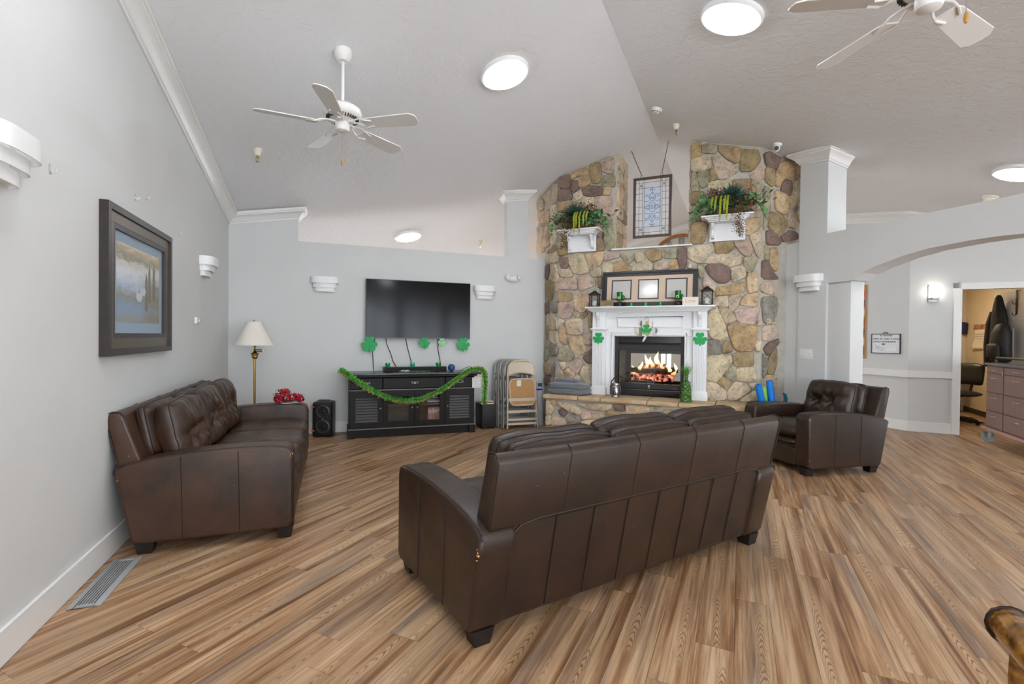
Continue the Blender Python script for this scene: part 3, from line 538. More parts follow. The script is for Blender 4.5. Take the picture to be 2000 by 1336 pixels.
for a, c in zip(cuts, cuts[1:]):
    b = B().box(a+.004, c-.004, HC-.03, CF+.03, HZ-.05, HZ); b.bevel(.012, 2)
    for v in b.bm.verts: v.co.y += .010*noise.noise(v.co*9); v.co.z += .003*noise.noise(v.co*13)
    o = obj('hearth_slab', b, SLAB, fp); o.rotation_euler = (0, 0, FPR)
# ------------------------------------------------------------------ white mantelpiece
SM = -1.09
mt = thing('mantelpiece', 'white painted mantelpiece with fluted legs and moulded shelf around the fire', 'mantelpiece', fpl(SM, CF, HZ), FPR)
def L(v): return v-SM
W = WHITE2
for a, c in ((-1.838, -1.658), (-.533, -.370)):
    lg = obj('leg', B().box(L(a), L(c), -.17, .0, 0, .89).bevel(.004, 1), W, mt)
    n = 6; ww = (c-a)-.05
    for i in range(n): obj('flute', B().box(L(a)+.025+ww*i/n+.005, L(a)+.025+ww*(i+1)/n-.005, -.178, -.168, .13, .84).bevel(.004, 2), W, lg)
    obj('plinth', B().box(L(a)-.018, L(c)+.018, -.192, .0, 0, .105).bevel(.006, 2), W, lg)
    obj('capital', B().box(L(a)-.028, L(c)+.028, -.20, .0, .885, .91).bevel(.008, 2), W, lg)
    obj('upper_block', B().box(L(a), L(c), -.165, .0, .905, 1.14).bevel(.004, 1), W, lg)
    mid = L((a+c)/2); pr = [(-.165, 1.12), (-.235, 1.12), (-.24, 1.085), (-.225, 1.05), (-.20, 1.03), (-.187, .99), (-.192, .955), (-.183, .93), (-.165, .925)]
    obj('corbel', B().prism(pr, mid-.022, mid+.022, 'x').bevel(.006, 2), W, lg)
obj('frieze', B().box(L(-1.66), L(-.53), -.115, .0, .81, 1.14).bevel(.003, 1), W, mt)
pb = B()
for x0, x1, z0, z1 in ((-1.50, -.66, 1.045, 1.06), (-1.50, -.66, .925, .94), (-1.50, -1.485, .925, 1.06), (-.675, -.66, .925, 1.06)): pb.box(L(x0), L(x1), -.128, -.11, z0, z1)
obj('panel_moulding', pb.bevel(.004, 1), W, mt)
for x0, x1, z0, z1 in ((-1.66, -1.548, 0, .815), (-.642, -.53, 0, .815), (-1.548, -.642, .80, .815)):
    obj('casing', B().box(L(x0), L(x1), -.105, 0, z0, z1).bevel(.004, 1), W, mt)
cb = B()
for x0, x1, z0, z1 in ((-1.585, -1.55, 0, .85), (-.64, -.605, 0, .85), (-1.585, -.605, .812, .85)): cb.box(L(x0), L(x1), -.125, -.09, z0, z1)
obj('casing_bead', cb.bevel(.008, 2), W, mt)
for i, (e, z0, z1, d) in enumerate(((.012, 1.125, 1.143, .185), (.028, 1.14, 1.155, .21), (.045, 1.152, 1.168, .235), (.06, 1.165, 1.178, .262))):
    obj('shelf_moulding', B().box(L(-1.84)-e, L(-.37)+e, -d, 0, z0, z1).bevel(.005, 2), W, mt)
obj('shelf', B().box(L(-1.912), L(-.268), -.30, .0, 1.176, 1.195).bevel(.005, 2), W, mt)
MZ = HZ+1.195
# niche sill
struct('trim_9', B().box(N0-.06, N1+.02, CF-.06, CF+DEP+.02, NZ-.002, NZ+.022).bevel(.004, 1), TRIM, rz=FPR)
# ------------------------------------------------------------------ gas fire insert (see-through)
fi = thing('fireplace_insert', 'black see-through gas fireplace insert with burning logs', 'fireplace insert', fpl(SM, CF, HZ), FPR)
DKG = mat('insert_grey', (62, 62, 63), .45, metal=.5)
x0, x1 = L(FO0), L(FO1); zb, zt = .0, FZ1-HZ
fr = B()
for a, c, e, g in ((x0, x0+.045, 0, zt), (x1-.045, x1, 0, zt), (x0+.045, x1-.045, zt-.10, zt), (x0+.045, x1-.045, zt-.20, zt-.125), (x0+.045, x1-.045, .10, .165), (x0+.045, x1-.045, 0, .085)): fr.box(a, c, -.06, -.01, e, g)
obj('surround', fr.bevel(.004, 1), DKG, fi)
sl = B().box(x0+.045, x1-.045, -.03, -.02, .083, .102).box(x0+.045, x1-.045, -.03, -.02, zt-.128, zt-.098)
obj('air_slot', sl, BLACK, fi)
obj('rail_edge', B().box(x0+.045, x1-.045, -.066, -.058, .083, .089), STEEL, fi)
obj('firebox_floor', B().box(x0, x1, -.01, .57, .10, .125), mat('refractory', (206, 190, 160), .9, var=.12, vscale=20), fi)
for a, c in ((x0, x0+.02), (x1-.02, x1)): obj('firebox_wall', B().box(a, c, -.01, .57, .12, zt-.02), mat('firebox_brick', (150, 144, 136), .8, var=.2, vscale=12), fi)
obj('firebox_top', B().box(x0, x1, -.01, .57, zt-.2, zt-.05), BLACKM, fi)
bf = B()
for a, c, e, g in ((x0, x0+.09, .12, zt), (x1-.09, x1, .12, zt), (x0, x1, zt-.26, zt), (x0, x1, .1, .17)): bf.box(a, c, .55, .58, e, g)
obj('rear_frame', bf, DKG, fi)
obj('pane', B().box(x0+.03, x1-.03, -.028, -.024, .15, zt-.19), m_glass('fire_glass', (236, 236, 233), .10, k=.5), fi)
gt = B(); bx0, bx1 = L(-1.36), L(-.83)
for y in (.14, .24, .34): gt.tube([(bx0, y, .185), (bx1, y, .185)], .008, 6)
for i in range(6):
    x = bx0+(bx1-bx0)*i/5; gt.tube([(x, .08, .225), (x, .10, .185), (x, .38, .185)], .008, 6); gt.tube([(x, .12, .185), (x, .12, .125)], .007, 6)
obj('grate', gt, BLACK, fi)
BARK = mat('charred_log', (96, 74, 58), .9, col2=(40, 31, 26), vscale=16, bump=.6, bscale=30)
EMB = NT('ember'); EMB.b.inputs['Base Color'].default_value = lin((60, 40, 30)); nz = EMB.noise(EMB.coord(), 18, 4)
EMB.link(EMB.ramp(nz, [(.44, (0, 0, 0, 1)), (.56, lin((232, 124, 98))), (.7, lin((255, 206, 160)))]), EMB.b.inputs['Emission Color']); EMB.b.inputs['Emission Strength'].default_value = 1.3
def log(p0, p1, r, m, sd):
    p0, p1 = Vector(p0), Vector(p1); n = 9; pts = []; rr = []
    for i in range(n): 
        t = i/(n-1); p = p0.lerp(p1, t)+Vector((0, .008*noise.noise(Vector((sd, t*3, 0))), .010*noise.noise(Vector((sd, t*3, 5))))); pts.append(p); rr.append(r*(1+.18*noise.noise(Vector((sd*3, t*5, 2))))*(.86 if i in (0, n-1) else 1))
    return obj('log', B().tube(pts, rr, 10), m, fi)
log((L(-1.37), .16, .245), (L(-.80), .15, .24), .05, EMB.m, 1); log((L(-1.34), .32, .25), (L(-.82), .33, .25), .055, BARK, 2)
log((L(-1.40), .20, .33), (L(-1.02), .27, .315), .038, BARK, 3); log((L(-1.12), .22, .32), (L(-.76), .28, .345), .042, BARK, 4)
log((L(-1.27), .24, .39), (L(-.92), .24, .405), .034, EMB.m, 5)
FL = NT('flame'); tr = FL.add('ShaderNodeBsdfTransparent'); em = FL.add('ShaderNodeEmission'); mx = FL.add('ShaderNodeMixShader')
tcg = FL.add('ShaderNodeTexCoord'); sx = FL.add('ShaderNodeSeparateXYZ'); FL.link(tcg.outputs['Generated'], sx.inputs[0])
FL.link(FL.ramp(sx.outputs[2], [(0, lin((255, 176, 110))), (.35, lin((255, 218, 160))), (.75, lin((255, 238, 214)))]), em.inputs[0]); em.inputs[1].default_value = 3.2
FL.link(FL.ramp(sx.outputs[2], [(0, (.25,)*3+(1,)), (.4, (.62,)*3+(1,)), (1, (.12,)*3+(1,))]), mx.inputs[0])
FL.link(tr.outputs[0], mx.inputs[1]); FL.link(em.outputs[0], mx.inputs[2]); FL.link(mx.outputs[0], FL.out.inputs[0])
for i, (s, y, z, h, r) in enumerate(((-1.17, .22, .36, .20, .035), (-1.10, .20, .38, .15, .03), (-1.02, .23, .39, .21, .04), (-.95, .22, .36, .12, .03), (-1.24, .20, .33, .13, .03), (-.80, .25, .28, .17, .035), (-1.34, .2, .28, .12, .03), (-.87, .2, .32, .12, .03))):
    b = B(); rings = []
    for j in range(8):
        t = j/7; rr = r*(sin(pi*min(1, .22+t*.78))**.8)*(1-t*.55)+.001
        o_ = Vector((L(s)+.02*sin(t*5+i), y, z+h*t)); rings.append([o_+Vector((rr*cos(a*pi/4), rr*.6*sin(a*pi/4), 0)) for a in range(8)])
    b.hull(rings); obj('flame', b, FL.m, fi, 60)
obj('badge', B().box(L(-.78), L(-.73), -.063, -.059, .112, .122), BRASS, fi)
obj('pull', B().box(L(-1.10), L(-1.075), -.075, -.058, .105, .15).bevel(.005, 2), CHROME, fi)
# ================================================================== LEATHER SEATING (front faces local -y)
def cushion(w, h, d, nx, nz, buttons=(), puff=1.0, wr=.004, sd=0, sag=0):
    """pillow standing in the x-z plane, depth along y (front at -y)"""
    b = B()
    def half(sign):
        def fn(a, c):
            u, v = 2*a-1, 2*c-1
            e = max(0, (1-abs(u)**4.5)*(1-abs(v)**3.6))**.45
            y = d/2*(.26+.74*e*puff) if e > 0 else d/2*.26
            x = u*w/2*(1-.05*abs(v)**5); z = v*h/2*(1-.09*abs(u)**5)+.010*noise.noise(Vector((u*1.7, sd*3.1, 0)))
            if sign < 0:
                for bu, bv, dep in buttons:
                    dx, dz = (u-bu)*w/2, (v-bv)*h/2; r = math.hypot(dx, dz); an = math.atan2(dz, dx)
                    y -= dep*math.exp(-(r/.055)**2)+dep*.28*math.exp(-(r/.16)**2)
                    y -= dep*.30*math.exp(-r/.12)*(1-math.exp(-(r/.03)**2))*cos(7*an+sd+3*noise.noise(Vector((dx*9, dz*9, sd))))
            q = Vector((x*3+sd*7.3, z*9, sign)); y += e*(wr*1.6*noise.noise(q)+wr*noise.noise(Vector((x*14, z*5+sd, sign*3.1))))
            z += sag*.0
            return Vector((x, sign*y, z))
        return fn
    b.grid(half(-1), nx, nz); b.grid(half(1), nx, nz)
    # gusset between front and back rims
    def rim(sign):
        f = half(sign); r = [f(i/nx, 0) for i in range(nx)]+[f(1, j/nz) for j in range(nz)]+[f(1-i/nx, 1) for i in range(nx)]+[f(0, 1-j/nz) for j in range(nz)]
        return r
    ra, rb = rim(-1), rim(1)
    b.hull([ra, [p.lerp(q, .5)+Vector((p.x*.02, 0, p.z*.03)) for p, q in zip(ra, rb)], rb], False, False)
    bmesh.ops.remove_doubles(b.bm, verts=b.bm.verts, dist=1e-5)
    return b, ra, rb
def lean_mat(x, t0, z0, ang): return Matrix.Translation((x, t0-.47, z0)) @ Matrix.Rotation(ang, 4, 'X')
ARM = [(.025, .07), (.0, .10), (.0, .53), (.012, .57), (.05, .590), (.14, .599), (.285, .602), (.45, .598), (.58, .588), (.72, .572), (.81, .556), (.89, .534), (.935, .512), (.94, .49), (.925, .42), (.858, .10), (.84, .07)]
def seating(name, label, loc, rz, Ln, n, M1, M2, seed=0, remote_wear=()):
    T = thing(name, label, 'sofa' if n > 1 else 'armchair', loc, rz); h = Ln/2; AW = .17; iw = Ln-2*AW
    rn = random.Random(seed)
    for sgn in (-1, 1):
        xo, xi = sgn*h, sgn*(h-AW)
        a = obj('arm', B().prism([(t-.47, z) for t, z in ARM], min(xo, xi), max(xo, xi), 'x').bevel(.022, 3, 50), M1, T, 50)
        top = [(xo-sgn*.012, t-.47, z-.004+.0) for t, z in ARM[3:14]]
        obj('piping', B().tube(top, .0045, 6), SEAM, a)
        for ts in (.30, .60):
            zt = .60 if ts < .5 else .585
            obj('seam', B().tube([(xo+sgn*.0005, ts-.47+.012*k, .085+(zt-.105)*k) for k in (0, .25, .5, .75, 1)], .0028, 5), SEAM, a)
        obj('seam', B().tube([(xo-sgn*.02, -.4705, z) for z in (.12, .3, .52)], .0028, 5), SEAM, a)
        for (sd_, tt, zz, r) in remote_wear:
            if sd_ != sgn: continue
            for q in range(5):
                dy, dz_ = rn.uniform(-1, 1)*r*.9, rn.uniform(-1.2, 1.2)*r
                obj('worn_spot', B().ball((xo-sgn*.0045, tt-.47+dy*.5, zz+dz_), (.006, r*rn.uniform(.15, .35), r*rn.uniform(.2, .5)), 7, 5), SCUFF, a)
    # base and outer back
    obj('base', B().box(-h+AW-.005, h-AW+.005, -.445, .36, .07, .30).bevel(.015, 2), M1, T)
    obj('front_rail', B().box(-h+AW, h-AW, -.468, -.42, .075, .235).bevel(.018, 3), M1, T)
    # lower back panel, then the leaning upper back
    lo = obj('lower_back', B().prism([(.30, .08), (.368, .08), (.462, .545), (.36, .56)], -h+AW-.015, h-AW+.015, 'x').bevel(.02, 3, 50), M2, T, 50)
    bk = obj('back', B().prism([(.335, .50), (.462, .515), (.520, .795), (.512, .822), (.49, .835), (.455, .832), (.435, .81)], -h+.045, h-.045, 'x').bevel(.016, 3, 40), M2, T, 50)
    ns = max(1, round(iw/.21))
    for i in range(1, ns):
        x = -iw/2+iw*i/ns
        obj('seam', B().tube([(x, .370+.094*k+.0015, .09+.445*k) for k in (0, .33, .66, 1)], .0028, 5), SEAM, lo)
    nb = max(2, round(Ln/.42))
    for i in range(1, nb):
        x = -h+Ln*i/nb
        obj('seam', B().tube([(x, .4625, .525), (x, .492, .66), (x, .5205, .795), (x, .512, .824), (x, .488, .838)], .003, 5), SEAM, bk)
    e = iw/2
    obj('piping', B().tube([(-e-.01, .452, .48), (-e+.03, .459, .515), (-e+.12, .464, .530)]+[(x, .465, .532) for x in (-e*.5, 0, e*.5)]+[(e-.12, .464, .530), (e-.03, .459, .515), (e+.01, .452, .48)], .004, 6), SEAM, bk)
    for sgn in (-1, 1): obj('piping', B().tube([(sgn*(h-.052), .466, .53), (sgn*(h-.052), .523, .795), (sgn*(h-.052), .514, .826), (sgn*(h-.052), .488, .838), (sgn*(h-.052), .455, .834), (sgn*(h-.052), .434, .81), (sgn*(h-.052), .36, .54)], .0035, 6), SEAM, bk)
    cw = iw/n
    for i in range(n):
        x = -iw/2+cw*(i+.5)
        # seat: thin lower layer and tufted upper cushion
        b, _, _ = cushion(cw*.995, .62, .095, 16, 14, (), 1, .002, seed+i)
        o = obj('seat_layer', b, M1, T, 70); o.matrix_local = Matrix.Translation((x, -.165, .292)) @ Matrix.Rotation(-pi/2, 4, 'X')
        b, ra, rb = cushion(cw*.995, .66, .165, 26, 22, ((-.33, .1, .018), (.33, .1, .018)), 1, .006, seed+i+3)
        o = obj('seat_cushion', b, M1, T, 70); o.matrix_local = Matrix.Translation((x, -.15, .395)) @ Matrix.Rotation(-pi/2, 4, 'X')
        obj('piping', B().tube(ra, .0035, 5, True), SEAM, o)
        # back: rear layer and taller tufted front layer
        b, ra, rb = cushion(cw*.985, .33, .135, 22, 16, (), 1, .008, seed+i+9)
        o = obj('rear_cushion', b, M1, T, 70); o.matrix_local = lean_mat(x, .838, .69, -.20)
        for r_ in (ra, rb): obj('piping', B().tube(r_, .0035, 5, True), SEAM, o)
        dz = rn.uniform(-.01, .01)
        bt = ((-.36, -.05, .05), (.30, -.05, .05)) if n > 1 else ((-.42, -.06, .055), (.18, -.06, .055))
        b, ra, rb = cushion(cw*1.0, .44, .20, 40, 30, bt, 1, .013, seed+i+21)
        o = obj('back_cushion', b, M1, T, 70); o.matrix_local = lean_mat(x, .70, .655+dz, -.24)
        for r_ in (ra, rb): obj('piping', B().tube(r_, .0035, 5, True), SEAM, o)
        cwl = cw/2; sm = [(u*cwl, -.0, v*.24) for u, v in ()]
    for sx in (-1, 1):
        for ty in (.05, .80):
            x = sx*(h-.075); y = ty-.47
            obj('foot', B().hull([[Vector((x+a*.036, y+c*.036, 0)) for a, c in ((-1, -1), (1, -1), (1, 1), (-1, 1))], [Vector((x+a*.05, y+c*.05, .075)) for a, c in ((-1, -1), (1, -1), (1, 1), (-1, 1))]]), FOOT, T, 0)
    return T
seating('sofa', 'dark brown leather three-seat sofa seen from behind in the middle of the room', (1.478, 2.529, 0), math.radians(192.4), 2.10, 3, LEATHER_D, LEATHER_D, 1, ((1, .918, .44, .012), (1, .912, .405, .007)))
seating('sofa', 'brown leather three-seat sofa standing against the left wall under the framed picture', (-.69, 4.465, 0), pi/2, 2.15, 3, LEATHER, LEATHER, 40, ((-1, .012, .535, .016), (-1, .918, .46, .010)))
seating('armchair', 'dark brown leather armchair beside the arch, facing the sofas', (4.752, 3.757, 0), math.radians(-97.3), .90, 1, LEATHER_D, LEATHER_D, 70, ((1, .012, .55, .014), (1, .014, .40, .008), (1, .016, .16, .008)))
# ================================================================== CEILING THINGS
def on_ceiling(name, label, cat, x, y, group=None):
    o = thing(name, label, cat, (x, y, zc(x, y)), 0, group)
    sg = 1 if (x-y)/R2 > SR else -1
    n = Vector((sg*SL/R2, -sg*SL/R2, 1)).normalized()
    o.rotation_mode = 'QUATERNION'; o.rotation_quaternion = Vector((0, 0, 1)).rotation_difference(n); return o
def disc_light(label, x, y, r=.2):
    o = on_ceiling('ceiling_light', label, 'ceiling light', x, y, 'round flush ceiling lights')
    obj('rim', B().lathe([(r+.025, .0), (r+.025, -.022), (r+.012, -.036), (r-.004, -.036), (r-.004, .0)], 40), WHITE, o)
    obj('diffuser', B().lathe([(.001, -.056), (r*.5, -.055), (r*.8, -.050), (r*.94, -.043), (r-.004, -.034)], 40, cap=False), LAMPM, o)
disc_light('round lit ceiling light above the television, right of the fan', 1.472, 4.293)
disc_light('large round lit ceiling light at the top of the photo right of the ridge', 2.806, 2.929)
disc_light('round lit ceiling light seen over the half wall above the television', 1.18, 8.269)
disc_light('round lit ceiling light over the hallway at the right edge', 6.611, 2.947)
for lb, s, t in (('left of the ridge above the camera', SR-.96, 1.3), ('right of the ridge above the camera', SR+.96, 1.3), ('left of the ridge near the rear windows', SR-.96, -1.4), ('right of the ridge near the rear windows', SR+.96, -1.4), ('over the rear right corner', SR+3.7, -.4), ('behind the left chimney pier', -2.8, 9.6), ('behind the right chimney pier', -.25, 9.6)):
    p = st(s, t); disc_light('added unseen ceiling light '+lb, p.x, p.y)  # extra disc lights out of view, added to fill the rooms with light
CREAM = mat('cream_plastic', (226, 220, 200), .5)
def sprinkler(label, x, y):
    o = thing('sprinkler', label, 'sprinkler', (x, y, zc(x, y)), 0, 'ceiling sprinklers')
    obj('cup', B().lathe([(.042, .01), (.040, -.01), (.026, -.062), (.016, -.066), (.014, -.05)], 18), CREAM, o)
    obj('nozzle', B().cyl((0, 0, -.06), (0, 0, -.09), .008).tube([(-.014, 0, -.085), (-.012, 0, -.115), (0, 0, -.12), (.012, 0, -.115), (.014, 0, -.085)], .003, 6), BRASS, o)
    obj('deflector', B().lathe([(.0005, -.121), (.016, -.121), (.016, -.124), (.0005, -.124)], 14), BRASS, o)
sprinkler('cream sprinkler head on the ceiling left of the fan', -.70, 5.462)
sprinkler('cream sprinkler head on the ceiling over the chimney niche', 3.908, 4.946)
sprinkler('cream sprinkler head on the ceiling beyond the television half wall', 2.615, 8.914)
o = on_ceiling('smoke_detector', 'white slotted smoke detector on the ceiling ridge before the chimney', 'smoke detector', 3.498, 4.776)
obj('base', B().lathe([(.062, .005), (.062, -.014), (.054, -.018)], 24), WHITE, o)
obj('dome', B().lathe([(.052, -.016), (.05, -.03), (.042, -.048), (.02, -.054), (.001, -.055)], 24), WHITE, o)
b = B()
for k in range(10):
    a = k*2*pi/10; M = Matrix.Rotation(a, 4, 'Z'); b.box(.044, .0505, -.009, .009, -.042, -.034, M)
obj('slot', b, BLACK, o)
o = on_ceiling('smoke_detector', 'cream round detector on the hallway ceiling just above the arch beam', 'smoke detector', 7.328, 3.54)
obj('base', B().lathe([(.075, .005), (.075, -.02), (.066, -.026)], 24), CREAM, o)
obj('dome', B().lathe([(.062, -.02), (.06, -.06), (.05, -.072), (.001, -.075)], 24), CREAM, o)
o = on_ceiling('security_camera', 'small white dome security camera on the ceiling beside the chimney', 'camera', 4.93, 4.40)
obj('mount', B().lathe([(.05, .005), (.05, -.02), (.04, -.028)], 20), WHITE, o)
obj('body', B().ball((0, 0, -.055), .042), WHITE, o)
b = B().cyl((-.02, -.022, -.062), (-.03, -.036, -.068), .026, .024, 16); obj('lens', b, BLACK, o)
def fan(label, x, y, base, zb, chain, chain_off=(0, 0)):
    o = thing('ceiling_fan', label, 'ceiling fan', (x, y, zb), 0, 'white five-blade ceiling fans'); top = zc(x, y)-zb
    obj('canopy', B().lathe([(.012, top-.085), (.04, top-.08), (.062, top-.055), (.068, top-.02), (.066, top+.012)], 28), FANW, o)
    obj('rod', B().cyl((0, 0, .14), (0, 0, top-.08), .0125), FANW, o)
    mo = obj('motor', B().lathe([(.02, .17), (.06, .165), (.10, .15), (.135, .125), (.145, .095), (.14, .075), (.125, .06), (.105, .045), (.08, .03), (.06, .02)], 36), FANW, o)
    b = B()
    for k in range(36): 
        M = Matrix.Rotation(k*2*pi/36, 4, 'Z'); b.box(.088, .122, -.003, .003, .038, .057, M)
    obj('vent_slot', b, mat('vent_dark', (60, 60, 60), .8), mo)
    obj('switch_housing', B().lathe([(.05, .03), (.056, .01), (.056, -.03), (.05, -.045), (.03, -.055), (.001, -.057)], 28), FANW, o)
    for k in range(5):
        M = Matrix.Rotation(math.radians(base+72*k), 4, 'Z'); pitch = Matrix.Rotation(math.radians(-13), 4, 'X')
        bl = [(.18, -.045), (.22, -.058), (.575, -.072), (.618, -.042), (.622, .0), (.618, .042), (.575, .072), (.22, .058), (.18, .045)]
        q = obj('blade', B().prism(bl, -.004, .004, 'z', M @ pitch).bevel(.002, 1), FANW, o)
        br = B()
        for sg in (-1, 1): br.tube([M @ pitch @ Vector(p) for p in ((.07, sg*.012, .02), (.12, sg*.022, .022), (.16, sg*.042, .012), (.20, sg*.046, -.006), (.26, sg*.03, -.008))], .007, 6)
        br.box(.05, .10, -.02, .02, .012, .028, M)
        obj('blade_bracket', br, FANW, o)
    cx, cy = chain_off
    obj('pull_chain', B().cyl((cx, cy, -.05), (cx, cy, -chain), .0022, seg=6), STEEL, o)
    obj('pull_knob', B().lathe([(.002, -chain+.005), (.008, -chain-.01), (.011, -chain-.03), (.006, -chain-.05), (.001, -chain-.052)], 12, (cx, cy, 0)), mat('oak_knob', (186, 134, 66), .4), o)
fan('white ceiling fan on a long rod, left of the ceiling lights', .069, 4.085, 40, 2.935, .26)
fan('white ceiling fan partly cut off by the top right corner', 2.645, 1.527, 10, 2.92, .10, (.09, -.10))
# ================================================================== WALL THINGS
def sconce(label, loc, rz):
    o = thing('wall_sconce', label, 'wall sconce', loc, rz, 'white three-tier wall sconces')
    for w_, d_, z0, z1 in ((.174, .118, -.084, 0), (.150, .086, -.138, -.080), (.127, .055, -.190, -.134)):
        def ring(w, d, z): return [Vector((w*math.copysign(abs(cos(a))**.55, cos(a)), -d*abs(sin(a))**.75, z)) for a in [pi*i/22 for i in range(23)]]
        b = B().hull([ring(w_, d_, z0), ring(w_, d_, z1), ring(w_-.006, d_-.006, z1), ring(w_-.006, d_-.006, z0), ring(w_, d_, z0)], False, False, False)
        obj('tier', b, WHITE, o, 40)
    obj('back_plate', B().box(-.12, .12, -.004, .0, -.185, -.01), WHITE, o)
    obj('diffuser', B().prism([(.10*cos(pi+pi*i/14), .05*sin(pi+pi*i/14)-.004) for i in range(15)], -.182, -.178, 'z'), WHITE, o)
    obj('switch_pull', B().ball((.0, -.02, -.205), .006, 8, 6).cyl((0, -.02, -.205), (0, -.02, -.18), .002, seg=6), m_glass('crystal') if 'crystal' not in bpy.data.materials else bpy.data.materials['crystal'], o)
sconce('white three-tier wall sconce left of the television', (-.086, YT, 2.05), 0)
sconce('white three-tier wall sconce right of the television', (2.097, YT, 2.035), 0)
sconce('white three-tier wall sconce on the left wall beyond the picture', (XL, 5.66, 2.05), LWR)
sconce('white three-tier wall sconce cut off by the left edge', (XL, 2.39, 2.05), LWR)
sconce('white three-tier wall sconce on the pier beside the arch', (XA, 4.275, 2.07), RWR)
# framed picture on the left wall
pic = thing('framed_picture', 'dark framed picture of swans on misty water above the left sofa', 'picture', (XL, 3.89, 1.163), LWR)
PW_, PH_ = 1.15, .865
FRD = mat('picture_frame', (46, 38, 34), .38, var=.2, vscale=25); FRG = mat('picture_frame_gold', (92, 80, 66), .35, metal=.4)
def frame_ring(b, w, h, x0, x1, y0, y1, cx=0, z0=0):
    """rectangular ring of the given band x0..x1 measured inward from the outer edge"""
    a = [(-w/2+x0, x0), (w/2-x0, x0), (w/2-x0, h-x0), (-w/2+x0, h-x0)]; c = [(-w/2+x1, x1), (w/2-x1, x1), (w/2-x1, h-x1), (-w/2+x1, h-x1)]
    R_ = [[Vector((cx+p[0], y, z0+p[1])) for p in pl] for pl, y in ((a, y1), (a, y0), (c, y0), (c, y1))]
    b.hull(R_+[R_[0]], False, False); return b
obj('frame', frame_ring(frame_ring(B(), PW_, PH_, 0, .038, -.045, 0), PW_, PH_, .10, .13, -.03, 0), FRD, pic, 20)
obj('frame_cove', frame_ring(B(), PW_, PH_, .038, .10, -.032, 0), FRG, pic, 20)
obj('mount', B().box(-PW_/2+.12, PW_/2-.12, -.012, -.008, .12, PH_-.12), mat('blue_mount', (150, 172, 192), .7), pic)
PT = NT('swan_print'); gx = PT.add('ShaderNodeSeparateXYZ'); tc_ = PT.add('ShaderNodeTexCoord'); PT.link(tc_.outputs['Generated'], gx.inputs[0])
nn = PT.noise(PT.coord((3, 1, 7), 'Generated'), 2.2, 6); nb = PT.noise(PT.coord((1.5, 1, 4), 'Generated'), 2, 4)
hh = PT.math('ADD', gx.outputs[2], PT.math('MULTIPLY', PT.math('SUBTRACT', nn, .5), .28))
c_ = PT.ramp(hh, [(.0, lin((150, 148, 132))), (.18, lin((132, 160, 192))), (.34, lin((140, 138, 120))), (.46, lin((178, 196, 214))), (.66, lin((224, 226, 228))), (.78, lin((210, 204, 190))), (.84, lin((150, 142, 118))), (.95, lin((196, 176, 146))), (1, lin((224, 204, 178)))])
c_ = PT.mix(PT.math('MULTIPLY', PT.math('MULTIPLY', PT.ramp(gx.outputs[0], [(.45, (0,)*3+(1,)), (.8, (1,)*3+(1,))]), PT.ramp(gx.outputs[2], [(.55, (1,)*3+(1,)), (.72, (0,)*3+(1,))])), PT.ramp(nb, [(.3, (.4,)*3+(1,)), (.6, (1,)*3+(1,))])), c_, lin((128, 122, 98)))
PT.link(c_, PT.b.inputs['Base Color']); PT.b.inputs['Roughness'].default_value = .6
pr = obj('print', B().box(-PW_/2+.20, PW_/2-.20, -.015, -.012, .20, PH_-.19), PT.m, pic)
SWAN = mat('print_white', (206, 208, 214), .6)
for sx, sz, k in ((-.02, .36, .75), (.05, .40, .65), (-.16, .48, .35)):
    bd = [(-.07, .0), (-.03, -.03), (.04, -.03), (.08, .01), (.06, .05), (.0, .04), (-.035, .045), (-.04, .10), (-.06, .12), (-.085, .10), (-.06, .09), (-.062, .04)]
    obj('swan_figure', B().prism([(sx+a*k, sz+c*k) for a, c in bd], -.0158, -.015), SWAN, pr)
for sx, sz in ((.17, .44), (.26, .46), (.11, .38)): obj('reed_figure', B().prism([(sx-.025, sz-.1), (sx+.03, sz-.1), (sx+.02, sz+.12), (sx, sz+.16), (sx-.02, sz+.1)], -.0156, -.015), mat('print_reed', (118, 108, 88), .7), pr)
obj('pane', B().box(-PW_/2+.125, PW_/2-.125, -.022, -.020, .125, PH_-.125), PGLASS, pic)
# small white control and clear hooks
o = thing('thermostat', 'small white control box on the left wall below the sconce', 'thermostat', (XL, 5.37, 1.385), LWR)
obj('body', B().box(-.06, .06, -.022, 0, 0, .062).bevel(.005, 2), WHITE, o); obj('button', B().box(.02, .04, -.025, -.02, .02, .04), TRIM, o)
HOOK = mat('clear_plastic', (225, 225, 222), .2, alpha=.55)
for lb, y, z in (('clear adhesive hook on the left wall near the cut-off sconce', 2.815, 2.03), ('clear adhesive hook above the picture, nearer one', 3.834, 2.17), ('clear adhesive hook above the picture, farther one', 4.039, 2.225), ('clear adhesive hook on the left wall between picture and far sconce', 4.824, 2.13)):
    o = thing('adhesive_hook', lb, 'hook', (XL, y, z), LWR, 'clear hooks on the left wall')
    obj('plate', B().box(-.009, .009, -.004, 0, -.02, .028).bevel(.0015, 1), HOOK, o); obj('hook', B().tube([(0, -.003, .0), (0, -.014, -.012), (0, -.024, -.008), (0, -.026, .004)], .004, 8), HOOK, o)
